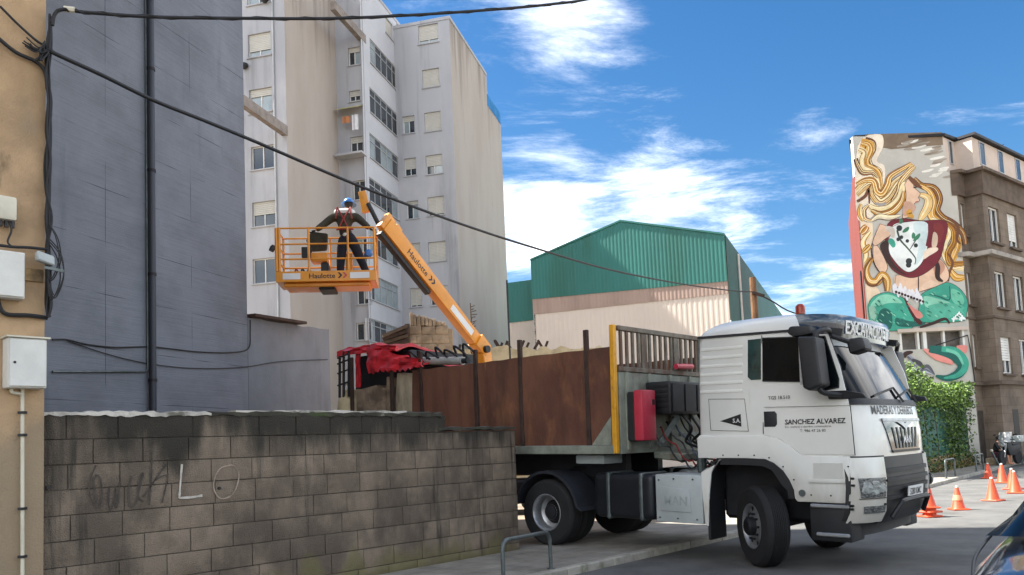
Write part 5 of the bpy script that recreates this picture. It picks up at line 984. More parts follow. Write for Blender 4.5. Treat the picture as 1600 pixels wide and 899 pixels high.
# windscreen, wipers, visor
ws = obj('windscreen', shell(lambda a, b, o: fring(9+162*a, 2.08+.70*b, .006+o), 36, 8, .01), glass_dark, cabm, smooth=60)
for y0, y1 in ((-.75, .05), (.05, .8)): g = G(); g.bar(fpt(y0, 2.14, .03), fpt(y1, 2.26, .03), .02); g.bar(fpt(y1, 2.26, .03), fpt(y1+.05, 2.07, .04), .025); obj('wiper', g, black_plastic, ws)
obj('cowl', shell(lambda a, b, o: fring(9+162*a, 2.03+.075*b, .012+o), 36, 2, .02), black_plastic, cabm, smooth=60)
vz = obj('sun_visor', shell(lambda a, b, o: fring(14+152*a, 2.87+.29*b, .11+.15*b+o), 30, 5, .02), visor_m, tk, smooth=60)
tg = text_g('EXCAVACIONES', .235, lambda a, c: (lambda z: fpt((-.80+a*.88), z, .11+.15*(z-2.87)/.29+.022))(2.93+c), bold=.004, spacing=1.02); obj('lettering', tg, letter_white, vz, recalc=False)
for y in (-1.02, 1.02): g = G(); g.bar(Vector((.82, y, 2.98)), Vector((1.12, y*.98, 2.92)), .05, .09); obj('bracket', g, black_plastic, vz)
bc = obj('beacon', G().lathe([(0, .06), (.10, .06), (.13, .035)], (.52, -.80, 3.235), (0, 0, 1), 14), amber, tk, smooth=50); obj('beacon_base', G().lathe([(-.06, .065), (.005, .065)], (.52, -.80, 3.225), (0, 0, 1), 14), black_plastic, bc)
# mirrors
def mirror(sd):
    g = G(); g.prism([(.80, sd*1.31, 2.86), (1.02, sd*1.31, 2.84), (1.07, sd*1.31, 2.26), (.92, sd*1.31, 2.20), (.84, sd*1.31, 2.24)], (0, sd*.29, 0)); m_ = obj('mirror_housing', g, black_plastic, tk, bevel=.04, seg=3)
    g = G(); g.box((.80, min(sd*1.36, sd*1.56), 2.28), (.83, max(sd*1.36, sd*1.56), 2.80)); obj('mirror_glass', g, alu, m_)
    g = G(); g.tube(smooth([(1.02, sd*1.14, 2.92), (1.04, sd*1.28, 2.94), (.98, sd*1.44, 2.90), (.95, sd*1.46, 2.8)]), .03, 8); obj('mirror_arm', g, black_plastic, m_)
    g = G(); g.tube(smooth([(1.18, sd*1.16, 2.16), (1.14, sd*1.30, 2.15), (1.0, sd*1.42, 2.19), (.97, sd*1.44, 2.3)]), .032, 8); obj('mirror_arm', g, black_plastic, m_)
    g = G(); g.prism([(1.00, sd*1.225, 2.20), (1.22, sd*1.225, 2.20), (1.40, sd*1.15, 2.16), (1.43, sd*1.12, 2.10), (1.02, sd*1.225, 2.10)], (0, sd*.07, 0)); obj('mirror_base', g, black_plastic, m_, bevel=.02, seg=2)
mirror(-1); mirror(1)
g = G(); g.prism([(.62, -1.17, 3.02), (.88, -1.17, 3.0), (.9, -1.17, 2.90), (.66, -1.17, 2.88), (.58, -1.17, 2.94)], (0, -.22, 0)); km = obj('kerb_mirror', g, black_plastic, tk, bevel=.03, seg=2)
g = G(); g.prism([(1.14, -.99, 2.84), (1.34, -.99, 2.85), (1.38, -.99, 2.69), (1.18, -.99, 2.64)], (0, .27, 0)); obj('front_mirror', g, black_plastic, tk, bevel=.05, seg=3)
g = G(); g.tube([(1.02, -1.1, 2.88), (1.18, -.97, 2.80)], .03, 8); obj('front_mirror_arm', g, black_plastic, tk)
# wheels
def wheel(c, steer=0, front=True, dual=False, sd=-1, par=None):
    par = par or tk
    R_ = Matrix.Rotation(steer, 4, 'Z'); o_ = R_ @ Vector((0, sd, 0)); c = Vector(c)
    
    prof = [(-.15, .29), (-.155, .40), (-.15, .475), (-.12, .508), (-.09, .52)]
    for k in range(-3, 4): x = k*.024; prof += [(x-.009, .52), (x-.006, .508), (x+.004, .508), (x+.007, .52)]
    prof += [(.09, .52), (.12, .508), (.15, .475), (.155, .40), (.15, .29)]
    tyre = obj('wheel', G().lathe(prof, c, o_, 44, 4), rubber, par, smooth=30)
    if front:
        rim = obj('rim', G().lathe([(-.10, .27), (.148, .295), (.152, .285), (.135, .265), (.09, .25), (.10, .2), (.12, .15), (.13, .13), (.13, .02)], c, o_, 30, 2), alu, tyre, smooth=40)
        a = o_.orthogonal().normalized(); b = o_.cross(a)
        for k in range(10): t = 2*math.pi*k/10; q = c+o_*.125+(a*math.cos(t)+b*math.sin(t))*.165; obj('nut', G().cyl(q, q+o_*.035, .015, 6), dark_steel, rim)
        for k in range(8): t = 2*math.pi*(k+.5)/8; q = c+o_*.098+(a*math.cos(t)+b*math.sin(t))*.222; obj('vent_hole', G().cyl(q, q+o_*.004, .028, 10), letter_black, rim)
        obj('hub', G().lathe([(.12, .12), (.2, .115), (.225, .09), (.23, .02)], c, o_, 18), dark_steel, rim)
    else:
        rim = obj('rim', G().lathe([(.152, .295), (.155, .28), (.13, .262), (-.02, .252), (-.06, .2), (-.06, .15), (-.02, .13), (.04, .12), (.05, .02)], c, o_, 30, 2), alu, tyre, smooth=40); obj('hub', G().lathe([(-.05, .19), (-.045, .16), (.06, .11), (.08, .02)], c, o_, 18), dark_steel, rim)
    if dual: obj('inner_tyre', G().lathe(prof, c-o_*.34, o_, 30, 4), rubber, tyre)
ST = rad(-40)
wheel((0.0, -1.05, .515), ST, True, False, -1); wheel((0.0, 1.05, .515), ST, True, False, 1); wheel((-3.55, -1.06, .52), 0, False, True, -1); wheel((-3.55, 1.06, .52), 0, False, True, 1)
g = G(); g.cyl((0, -.9, .5), (0, .9, .5), .07, 10); obj('axle', g, dark_steel, tk); g = G(); g.cyl((-3.55, -.8, .52), (-3.55, .8, .52), .13, 10); obj('axle', g, dark_steel, tk)
for sd in (-1, 1): g = G(); g.box((-4.4, min(sd*.38, sd*.46), .78), (1.0, max(sd*.38, sd*.46), 1.06)); obj('chassis_rail', g, dark_steel, tk)
g = G(); g.box((-.7, -.75, .55), (1.1, .75, 1.4)); obj('engine', g, dark_steel, tk, bevel=.05)
# rear fender
arr = []
for k in range(13): t = rad(10+160*k/12); arr.append((-3.55+.66*math.cos(t)*1.0, .52+.66*math.sin(t)))
arr = [(arr[0][0]+.1, .58)]+arr
for sd in (-1, 1):
    g = G(); inn = [(-3.55+(x+3.55)*.93, .52+(z-.52)*.93) for x, z in arr]; g.prism([Vector((x, sd*1.23, z)) for x, z in arr+inn[::-1]], (0, -sd*.62, 0)); obj('rear_fender', g, pm('dull_blue_black', '24272e', .6, .2, 4, bump=.1), tk)
# tank, straps, box
for sd in (-1, 1):
    g = G(); g.box((-2.62, min(sd*1.20, sd*.55), .50), (-1.55, max(sd*1.20, sd*.55), 1.16)); tn = obj('fuel_tank', g, pm('tank_dark', '23262b', .4, .2, 2, bump=0, metal=.4), tk, bevel=.11, seg=4)
    for x in (-2.38, -1.80): g = G(); g.box((x, min(sd*1.21, sd*.54), .485), (x+.075, max(sd*1.21, sd*.54), 1.175)); obj('strap', g, galv, tn, bevel=.11, seg=4)
    g = G(); g.box((-1.50, min(sd*1.22, sd*.6), .50), (-.76, max(sd*1.22, sd*.6), 1.16)); tb = obj('tool_box', g, silver, tk, bevel=.02, seg=2)
    if sd < 0:
        g = G(); g.prism([(-1.42, -1.222, 1.0), (-.98, -1.222, .96), (-.95, -1.222, .94), (-.93, -1.222, .65), (-1.42, -1.222, .66)], (0, -.012, 0)); em = obj('embossed_panel', g, silver, tb, bevel=.01, seg=2)
        tg = text_g('MAN', .17, lambda a, c: Vector((-1.36+a, -1.236, .745+c)), bold=.004); obj('lettering', tg, pm('emboss', '939a9a', .5, .1, 2, bump=0), em, recalc=False)
        for (x, z) in ((-1.44, 1.08), (-1.2, 1.1), (-.9, 1.1), (-1.44, .56), (-1.15, .56), (-.85, .56)): obj('screw', G().cyl((x, -1.22, z), (x, -1.23, z), .013, 8), galv, tb)
g = G(); g.box((-3.1, -1.0, 1.28), (-2.55, -.5, 1.42)); obj('battery_cover', g, silver, tk, bevel=.03, seg=2)
g = G(); g.lathe([(0, .52), (.06, .55), (.09, .5)], (-3.4, 0, 1.15), (0, 0, 1), 20); obj('fifth_wheel', g, dark_steel, tk)
# plant behind the cab: intake stack, hoses, tanks
g = G(); g.box((-1.25, .2, 1.1), (-.92, .75, 2.35)); obj('air_intake', g, black_plastic, tk, bevel=.05, seg=2)
obj('exhaust', G().tube(smooth([(-1.1, -.55, .95), (-1.12, -.58, 1.4), (-1.05, -.5, 1.8), (-1.1, -.3, 2.0)]), .07, 10), galv, tk)
for k in range(5):
    y = -.5+k*.22; P_ = [Vector((-.84, y*.6, 1.5+.1*k)), Vector((-1.1, y, 1.25+.04*k)), Vector((-1.5, y*.9, 1.3)), Vector((-2.05, y*.8, 1.75+.08*k))]; q = smooth(P_, 12); q = [p_+Vector((0, .035*math.sin(i*1.1), .035*math.cos(i*1.1))) for i, p_ in enumerate(q)]
    obj('air_hose', G().tube(q, .014, 6), pm('hose_%d' % k, ['1a1a1c', '7a2420', '1f1f22', '2a3a55', '18181a'][k], .5, .1, 3, bump=0), tk)
obj('air_tank', G().lathe([(0, .05), (.04, .14), (.6, .14), (.64, .05)], (-1.55, -.4, 1.05), (0, 1, 0), 16), galv, tk)
g = G(); g.box((-1.7, -.9, .95), (-.8, .9, 1.02)); obj('catwalk', g, galv, tk)

# ================================================================== trailer
tr = root('trailer', TRL, 'rusty high sided flatbed trailer coupled behind the white cab', 'trailer', None, TROT)
XF = -2.18; XR = -9.2
g = G(); g.box((XR, -1.25, 1.44), (XF, -1.10, 1.57)); obj('side_beam', g, frame_grey, tr, bevel=.008); g = G(); g.box((XR, 1.10, 1.44), (XF, 1.25, 1.57)); obj('side_beam', g, frame_grey, tr)
g = G(); g.box((XR, -1.098, 1.50), (XF, 1.098, 1.56)); obj('deck', g, wood, tr); 
for y in (-.45, .45): g = G(); g.box((XR, y-.07, 1.05), (XF-.3, y+.07, 1.498)); obj('chassis_beam', g, dark_steel, tr)
def plate(xa, xb, z0, za, zb, y, mat):
    g = G(); n = 10; fn = lambda a, b, o: Vector((xa+(xb-xa)*a, y+o+.012*math.sin(a*9+b*4)+.008*math.sin(a*23), z0+((za+(zb-za)*a)-z0)*b+(.004*math.sin(a*17) if b > .99 else 0)))
    return obj('side_panel', shell(fn, 24, 6, .02), mat, tr, smooth=30)
plate(XF-.02, -4.02, 1.575, 3.03, 3.02, -1.20, rust); plate(-4.02, -5.45, 1.575, 3.02, 3.00, -1.19, rust); plate(-5.45, -6.78, 1.575, 3.0, 3.0, -1.195, rust)
plate(XF-.02, -5.5, 1.575, 3.0, 3.0, 1.20, rust); plate(-5.5, XR, 1.575, 3.0, 3.0, 1.20, rust)
for x, zt in ((-2.66, 3.33), (-4.02, 3.31), (-5.07, 3.24), (-6.5, 3.33), (-7.38, 3.33), (-8.68, 3.40)):
    g = G(); g.bar((x+.02, -1.225, 1.572), (x-.012+random.uniform(-.02, .02), -1.225, zt), .075, .06, (0, 1, 0)); obj('stake', g, rustbar, tr, bevel=.006)
    g = G(); g.bar((x, 1.225, 1.57), (x, 1.225, 3.3), .075, .06, (0, 1, 0)); obj('stake', g, rustbar, tr)
g = G(); g.bar((-2.3, -1.2, 2.6), (-2.9, -1.2, 1.75), .012, .02); 
# headboard
hb = G(); hb.box((XF, -1.13, 1.44), (XF+.05, 1.2, 2.66)); hbo = obj('headboard', hb, frame_grey, tr, bevel=.006)
g = G(); g.box((XF-.03, -1.245, 1.45), (XF+.05, -1.165, 3.36)); obj('corner_post', g, yellow, tr, bevel=.008); g = G(); g.box((XF-.03, 1.21, 1.45), (XF+.09, 1.33, 3.36)); obj('corner_post', g, frame_grey, tr, bevel=.008)
slat_m = pm('slat_rusty', '6f685c', .8, .3, 4, bump=.2); stain(slat_m, '5a3d2b', 3, (1, 1, .3), .45, .62, .8)
for z in (2.665, 3.28): g = G(); g.box((XF-.01, -1.13, z), (XF+.07, 1.205, z+.075)); obj('rail', g, slat_m, hbo, bevel=.01)
sl_g = mesh('slat', G().box((0, -.026, 0), (.04, .026, .538)), slat_m, bevel=.005); sl_w = mesh('slat', G().box((0, -.075, 0), (.035, .075, .538)), slat_m, bevel=.005)
for k in range(15):
    y = -1.04+k*.155; inst('slat', sl_w if k in (4, 10) else sl_g, hbo, (XF+.012, y, 2.741))
for y in (-.95, -.35, .25, .85): g = G(); g.box((XF+.051, y-.03, 1.5), (XF+.085, y+.03, 2.66)); obj('stiffener', g, frame_grey, hbo)
g = G(); g.prism([(XF-.05, -1.205, 1.575), (XF-.05, -1.205, 2.0), (XF-.42, -1.205, 1.575)], (0, -.02, 0)); obj('gusset', g, frame_grey, tr)
# equipment on the headboard
g = G(); g.box((XF+.052, -.98, 1.62), (XF+.2, -.66, 2.36)); eb = obj('extinguisher_box', g, black_plastic, tr, bevel=.02); g = G(); g.box((XF+.2, -1.0, 1.63), (XF+.36, -.64, 2.38)); ebl = obj('lid', g, red_plastic, eb, bevel=.03, seg=2); g = G(); g.box((XF+.355, -.74, 2.16), (XF+.365, -.68, 2.24)); obj('sight_glass', g, letter_black, ebl)
g = G(); g.box((XF+.052, -.45, 2.02), (XF+.5, 1.05, 2.52)); cu_ = obj('hydraulic_unit', g, black_plastic, tr, bevel=.03, seg=2)
for k in range(4): g = G(); g.box((XF+.5, -.40+k*.36, 2.06), (XF+.515, -.10+k*.36, 2.48)); obj('louvre', g, dark_steel, cu_)
for k in range(6): g = G(); z = 2.05+k*.075; g.box((XF+.1, -.462, z), (XF+.46, -.452, z+.04)); obj('rib', g, dark_steel, cu_)
g = G(); g.cyl((XF+.12, .35, 2.80), (XF+.12, .85, 2.82), .045, 10); obj('coupling', g, red_plastic, hbo)
g = G(); g.prism([(XF+.06, -.3, 1.46), (XF+.06, 1.1, 1.46), (XF+.5, 1.1, 1.44), (XF+.55, -.3, 1.42)], (0, 0, -.12)); obj('gooseneck', g, frame_grey, tr, bevel=.02)
g = G(); g.bar((XF+.1, -.2, 1.55), (XF+.35, .0, 2.0), .08); g.bar((XF+.3, .1, 1.7), (XF+.3, .9, 1.72), .05); obj('bracket', g, galv, hbo)
for k in range(4): obj('hose', G().tube(smooth([(XF+.4, .0+k*.25, 2.02), (XF+.55, .05+k*.25, 1.8-.05*k), (XF+.4, .1+k*.22, 1.6), (XF+.7, k*.2, 1.5)]), .022, 6), cable_m, hbo)
for x in (-7.3, -8.6):
    for sd in (-1, 1): wheel((x, sd*1.05, .70-.0), 0, False, False, sd, tr)
    g = G(); g.cyl((x, -1, .70), (x, 1, .70), .08, 8); obj('axle', g, dark_steel, tr); g = G(); g.box((x-.2, -.5, .7), (x+.2, .5, 1.05)); obj('suspension', g, dark_steel, tr)

# ================================================================== load on the trailer's tail
TW = WM[tr]
def loc(x, y, z): return TW @ Vector((x, y, z))
wk = root('wrecked_cab', loc(-8.0, 0, 1.56), 'crumpled red metal machine cab loaded on the tail of the trailer', 'wreck')
def T(g, name, mat, par, **k): g.v = [TW @ p for p in g.v]; return obj(name, g, mat, par, world=True, **k)
rn = lambda a, b: math.sin(a*13+b*7)*.5+math.sin(a*29+b*17+1)*.3+math.sin(a*5-b*11)*.4
T(shell(lambda a, b, o: Vector((-9.2+1.95*a, -1.22+1.7*b, 3.62+.05*rn(a, b)-.10*(abs(2*a-1))**3+.12*b*0+.05*math.sin(b*5)+o-.06*a)), 26, 16, .03), 'roof', red_metal, wk, smooth=25)
T(shell(lambda a, b, o: Vector((-9.2+1.95*a, -1.235+.03*rn(a, b)+.02*b, 3.61-.05*(abs(2*a-1))**3-.13*b-.04*a+.02*rn(a, b))) + Vector((0, -o, 0)), 26, 4, .02), 'roof_lip', red_metal, wk, smooth=25)
T(shell(lambda a, b, o: Vector((-8.15+1.65*a+.10*b, -1.24-.03*b+.03*rn(a, b), (3.55-.36*a)-b*(.52-.36*a)+.02*rn(b, a)+.03*math.sin(a*60)*(b > .99)))+Vector((0, o, 0)), 30, 8, .02), 'door_panel', red_metal, wk, smooth=25)
T(shell(lambda a, b, o: Vector((-8.1+1.6*a, -1.2+1.4*b, 3.50-.38*a+.05*rn(a, b)+o)), 20, 12, .02), 'bonnet', red_metal, wk, smooth=25)
T(shell(lambda a, b, o: Vector((-8.62+.14*a, -1.15+.02*rn(a, b), 2.78+.8*b))+Vector((0, o, 0)), 4, 6, .02), 'pillar', red_metal, wk); T(G().box((-9.0, -.9, 2.5), (-7.2, .9, 3.45)), 'interior', black_plastic, wk)
for (x, y) in ((-9.15, -1.2), (-8.98, -1.22), (-8.80, -1.22), (-9.15, -.4)): T(G().cyl((x, y, 2.6), (x+.02, y, 3.55), .028, 8), 'cage_post', black_plastic, wk)
for z in (2.85, 3.1, 3.3, 3.42): T(G().bar((-9.17, -1.23, z), (-8.78, -1.23, z+.06), .03), 'cage_bar', black_plastic, wk)
for k in range(7): T(G().tube(smooth([Vector((-7.1+.25*k, -1.0+.1*random.random(), 3.18)), Vector((-7.0+.25*k, -1.1, 3.32+.08*random.random())), Vector((-6.8+.25*k, -1.05, 3.24)), Vector((-6.6+.22*k, -1.0, 3.14))]), .022, 6), 'hose', cable_m, wk)
T(G().bar((-8.3, -1.0, 1.6), (-8.3, 1.0, 1.6), .3), 'skid', dark_steel, wk); T(G().bar((-7.5, -.6, 1.56), (-7.5, -.6, 2.6), .2), 'leg', dark_steel, wk); T(G().bar((-8.6, .5, 1.56), (-8.6, .5, 2.6), .2), 'leg', dark_steel, wk)
pp = root('steel_tube', loc(-6.3, -.9, 3.1), 'pale steel tube lying across the top of the trailer load', 'tube'); T(G().cyl((-6.9, -.95, 3.20), (-5.6, -1.02, 3.10), .075, 14), 'tube', pm('pale_steel', 'b9b9b4', .35, .2, 4, bump=0, metal=.3), pp); T(G().cyl((-5.62, -1.02, 3.10), (-5.45, -1.03, 3.09), .05, 12), 'spigot', black_plastic, pp)
cinder = pm('old_concrete', '93806a', .95, .3, 3, bump=.6, bscale=20); stain(cinder, '5b4c3e', 2, (1, 1, 1), .5, .66, .8)
def slabby(pts, y, th, label, nm='concrete_slab', mat=None):
    g = G(); g.prism([(x, y, z) for x, z in pts], (0, th, 0)); g.v = [TW @ p for p in g.v]
    me_ = mesh(nm, g, mat or cinder, bevel=.03, seg=2); o = bpy.data.objects.new(nm, me_); link(o); tag(o, label, 'rubble', 'broken slabs on the trailer'); return o
slabby([(-8.62, 1.56), (-7.72, 1.56), (-7.70, 2.72), (-8.0, 2.80), (-8.5, 2.74), (-8.64, 2.76)], -1.16, .3, 'broad brown concrete slab leaning inside the trailer tail')
slabby([(-7.68, 1.56), (-7.42, 1.56), (-7.46, 2.9), (-7.66, 2.95)], -1.15, .25, 'narrow grey slab behind the stake on the trailer'); slabby([(-7.32, 1.56), (-6.84, 1.56), (-6.82, 2.2), (-6.88, 2.6), (-6.84, 2.96), (-7.30, 3.0), (-7.36, 2.5)], -1.17, .3, 'pale upright concrete slab beside the rusty side panel', mat=pm('pale_concrete', 'a99c84', .95, .35, 3, (1, 1, .4), bump=.6, bscale=20))
sk = root('rubble_sack', loc(-8.95, -1.0, 1.57), 'bulging cream rubble sack at the very tail of the trailer', 'sack')
g = G(); n = 20; rings = []
for j in range(13):
    z = 1.57+1.18*j/12; rr = .26*(1+.25*math.sin(j/12*3.1))*(1 if j < 11 else .75)
    rings.append([Vector((-8.98+rr*1.05*math.cos(2*math.pi*i/n)*(1+.06*math.sin(i*3+j)), -.98+rr*math.sin(2*math.pi*i/n)*(1+.06*math.cos(i*4+j*2)), z)) for i in range(n)])
g.add(sum(rings, []), [(j*n+i, j*n+(i+1) % n, (j+1)*n+(i+1) % n, (j+1)*n+i) for j in range(12) for i in range(n)]+[tuple(range(n-1, -1, -1)), tuple(12*n+i for i in range(n))]); T(g, 'bag', cream_plain, sk, smooth=60)
T(G().tube(smooth([(-9.15, -1.1, 2.72), (-9.0, -1.15, 2.9), (-8.85, -1.1, 2.72)]), .02, 6), 'strap', off_white, sk)

# ================================================================== boom lift
LB0 = dep(514, 446, 16.9); LY = rad(6)
ba = root('boom_lift_basket', LB0, 'orange railed work basket raised on the boom with a worker inside', 'lift basket', None, (0, 0, LY))
BW, BD, BH = 2.02, .82, 1.14; x0, x1 = -BW/2, BW/2
g = G(); g.box((x0, -BD/2, 0), (x1, BD/2, .06)); obj('floor', g, lift_orange, ba, bevel=.01); g = G(); g.box((x0+.12, -BD/2+.1, -.09), (x1-.12, BD/2-.1, -.001)); obj('under_frame', g, lift_orange, ba, bevel=.02); g = G(); g.box((-.18, -.3, -.15), (.16, .3, -.091)); obj('pivot_block', g, dark_steel, ba, bevel=.02)
for y in (-BD/2-.012, BD/2): g = G(); g.box((x0-.02, y, .0), (x1+.02, y+.012, .22)); kp = obj('kick_plate', g, lift_orange, ba, bevel=.004); kfront = kp if y < 0 else kfront
for x in (x0-.012, x1): g = G(); g.box((x, -BD/2, .0), (x+.012, BD/2, .22)); obj('kick_plate', g, lift_orange, ba)
for xa, w_ in ((x0+.12, .36), (x1-.52, .40)): g = G(); g.box((xa, -BD/2-.016, .05), (xa+w_, -BD/2-.0125, .18)); obj('decal', g, letter_white, kfront)
tg = text_g('Haulotte', .17, lambda a, c: Vector((-.36+a*.9, -BD/2-.018, .065+c*.85)), bold=.002); obj('lettering', tg, letter_black, kfront, recalc=False); wdt = tg.width
for k, mt in enumerate((letter_black, red_plastic)): xx = -.36+wdt*.9+.05+.1*k; g = G(); y = -BD/2-.016; g.add([(xx, y, .18), (xx+.04, y, .18), (xx+.10, y, .12), (xx+.04, y, .06), (xx, y, .06), (xx+.055, y, .12)], [(0, 1, 2, 5), (5, 2, 3, 4)]); obj('chevron', g, mt, kfront, recalc=False)
for (x, y, r) in ((x0, -BD/2, .035), (x0+.06, -BD/2, .03), (x0+.66, -BD/2, .026), (.46, -BD/2, .022), (x1, -BD/2, .026), (x0, BD/2, .026), (x1, BD/2, .026), (0, BD/2, .022)): obj('post', G().cyl((x, y, .221), (x, y, BH), r, 10), lift_orange, ba)
for z in (.48, .80, BH):
    for (a, b) in (((x0, -BD/2, z), (x1, -BD/2, z)), ((x0, BD/2, z), (x1, BD/2, z)), ((x0, -BD/2, z), (x0, BD/2, z)), ((x1, -BD/2, z), (x1, BD/2, z))): obj('rail', G().cyl(a, b, .019, 8), lift_orange, ba)
g = G(); g.box((x0+.64, -.02, .52), (-.02, .3, .72)); obj('control_box', g, lift_orange, ba, bevel=.02); g = G(); g.box((x0+.85, .0, .10), (-.0, .32, .50)); obj('tool_case', g, black_plastic, ba, bevel=.02); g = G(); g.box((x0+.44, .05, .62), (x0+.66, .12, .86)); obj('panel', g, black_plastic, ba, bevel=.01)
g = G(); g.prism([(-.4, .2, .8), (-.05, .2, .82), (-.02, .2, 1.2), (-.38, .2, 1.25), (-.5, .2, 1.05)], (0, .12, 0)); obj('tarp', g, vest, ba, bevel=.05, seg=2)
obj('lamp', G().lathe([(0, .04), (.06, .06), (.14, .05)], (x0-.05, -BD/2, .78), (-.5, 0, -1), 10), black_plastic, ba)
for k in range(3): obj('rope', G().tube(smooth([(x0+.3+.13*k, -.2, .07), (x0+.36+.13*k, -.24, .3), (x0+.42+.13*k, -.2, .2), (x0+.4+.13*k, -.15, .07)]), .018, 6), [harness_m, black_plastic, black_plastic][k], ba)
obj('cable_coil', G().lathe([(0, .05), (.05, .09), (.1, .05)], (x1-.14, -.25, .62), (0, 1, .2), 12), helmet_m, ba); g = G(); g.box((.36, .05, .3), (.50, .2, .72)); obj('harness_bag', g, lift_orange, ba, bevel=.03)
# boom
bo = root('boom_lift', dep(760, 700, 20.4), 'orange telescopic boom lift standing behind the trailer', 'boom lift')
Btop = WM[ba] @ Vector((x1+.10, .25, .95)); Btop = dep(601, 352, 17.3); Bbot = dep(752, 545, 19.6)
def boomsec(p, q, w0, h0, w1, h1, name, mat, upv=Vector((0, 0, 1))):
    d = (q-p).normalized(); r = d.cross(upv).normalized(); u2 = r.cross(d); g = G(); vs_ = []
    for c, w_, h_ in ((p, w0, h0), (q, w1, h1)): vs_ += [c+r*w_/2+u2*h_/2, c-r*w_/2+u2*h_/2, c-r*w_/2-u2*h_/2, c+r*w_/2-u2*h_/2]
    g.add(vs_, [(0, 1, 2, 3), (7, 6, 5, 4), (0, 4, 5, 1), (1, 5, 6, 2), (2, 6, 7, 3), (3, 7, 4, 0)]); return obj(name, g, mat, bo, world=True, bevel=.018, seg=2), d, r, u2
bs, bd_, br_, bu_ = boomsec(Btop, Bbot, .24, .38, .24, .30, 'boom', lift_orange)
for k in range(2): boomsec(Btop.lerp(Bbot, .0)-bu_*.26, Btop.lerp(Bbot, .47)-bu_*.24, .16, .11, .16, .09, 'energy_chain', black_plastic) if k == 0 else None
boomsec(Btop-bd_*.12+bu_*.06, Btop+bd_*.16+bu_*.06, .16, .44, .16, .40, 'boom_head', lift_orange); boomsec(Btop+bu_*.24+bd_*.2, Btop+bu_*.23+bd_*.4, .10, .12, .10, .12, 'bracket', lift_orange)
jt = dep(566, 300, 17.4); boomsec(jt, dep(573, 332, 17.4), .14, .16, .14, .2, 'jib', lift_orange); obj('jib_cylinder', G().cyl(dep(575, 318, 17.3), dep(592, 352, 17.35), .05, 10), black_plastic, bo, world=True)
tgp = Btop+bd_*.75-bu_*.06; sdn = -br_ if (-br_).dot(Vector((0, -1, 0))) > 0 else br_
tg = text_g('Haulotte', .21, lambda a, c: tgp+bd_*a+bu_*(c-.02)+sdn*.123, bold=.002); obj('lettering', tg, letter_black, bs, world=True, recalc=False)
for k in range(2): q = tgp+bd_*(tg.width+.08+.11*k)+sdn*.123; g = G(); g.add([q+bu_*.13, q+bd_*.05+bu_*.13, q+bd_*.11+bu_*.06, q+bd_*.05-bu_*.01, q-bu_*.01, q+bd_*.06+bu_*.06], [(0, 1, 2, 5), (5, 2, 3, 4)]); obj('chevron', g, letter_black, bs, world=True, recalc=False)
q = tgp+bd_*1.75+sdn*.123; g = G(); g.add([q-bu_*.04, q+bd_*.9-bu_*.04, q+bd_*.9+bu_*.12, q+bu_*.12], [(0, 1, 2, 3)]); obj('decal', g, letter_white, bs, world=True, recalc=False)
boomsec(Bbot-bd_*.3, Bbot+bd_*.12, .34, .36, .34, .34, 'boom_foot', lift_orange); q = Bbot-bu_*.05; obj('pin', G().cyl(q-br_*.26, q+br_*.26, .09, 14), black_plastic, bo, world=True)
base = Vector((Bbot.x+.15, Bbot.y+.3, .1))
g = G(); g.bar(Bbot+Vector((0, .05, -.1)), base+Vector((.1, .2, 1.5)), .34, .4); obj('lower_boom', g, lift_orange, bo, world=True, bevel=.02); g = G(); g.obox(base+Vector((-1, -.7, .9)), (2.2, 0, 0), (0, 1.5, 0), (0, 0, .8)); obj('turret', g, lift_orange, bo, world=True, bevel=.08, seg=2); g = G(); g.obox(base+Vector((-1.2, -.8, .35)), (2.6, 0, 0), (0, 1.7, 0), (0, 0, .45)); obj('chassis', g, dark_steel, bo, world=True, bevel=.05)
for x in (-.95, 1.05):
    for y in (-1.0, .95): q = base+Vector((x, y, .42)); obj('wheel', G().lathe([(-.16, .2), (-.16, .38), (-.12, .42), (.12, .42), (.16, .38), (.16, .2)], q, (0, 1, 0), 22), rubber, bo, world=True)

# ---- the worker: back to us, legs apart, both hands on the rail
BM = WM[ba]
pr = root('person', BM @ Vector((.33, -.05, .06)), 'worker in blue helmet, olive shirt and red harness leaning over the lift basket', 'person')
def bp3(x, y, z): return BM @ Vector((x, y, z))
W = {'pel': (bp3(.42, .0, 1.02), .16, .125), 'waist': (bp3(.37, .02, 1.16), .155, .12), 'chest': (bp3(.33, .06, 1.40), .185, .135), 'ub': (bp3(.36, .08, 1.56), .16, .115), 'neck': (bp3(.41, .10, 1.67), .06), 'head': (bp3(.44, .12, 1.77), .08), 'top': (bp3(.45, .13, 1.85), .08),
     'shl': (bp3(.14, .08, 1.53), .085), 'ell': (bp3(-.08, .0, 1.33), .06), 'wrl': (bp3(-.24, -.10, 1.18), .044), 'shr': (bp3(.60, .08, 1.53), .085), 'elr': (bp3(.76, .0, 1.36), .06), 'wrr': (bp3(.90, -.12, 1.20), .044),
     'hpl': (bp3(.32, .0, .96), .13), 'knl': (bp3(.26, .0, .54), .088), 'anl': (bp3(.24, .04, .14), .062), 'tol': (bp3(.22, .22, .10), .05), 'hpr': (bp3(.52, .0, .96), .13), 'knr': (bp3(.68, .0, .57), .09), 'anr': (bp3(.84, .02, .16), .062), 'tor': (bp3(.90, .2, .11), .05)}
WE = [('pel', 'waist'), ('waist', 'chest'), ('chest', 'ub'), ('ub', 'neck'), ('neck', 'head'), ('head', 'top'), ('ub', 'shl'), ('shl', 'ell'), ('ell', 'wrl'), ('ub', 'shr'), ('shr', 'elr'), ('elr', 'wrr'), ('pel', 'hpl'), ('hpl', 'knl'), ('knl', 'anl'), ('anl', 'tol'), ('pel', 'hpr'), ('hpr', 'knr'), ('knr', 'anr'), ('anr', 'tor')]
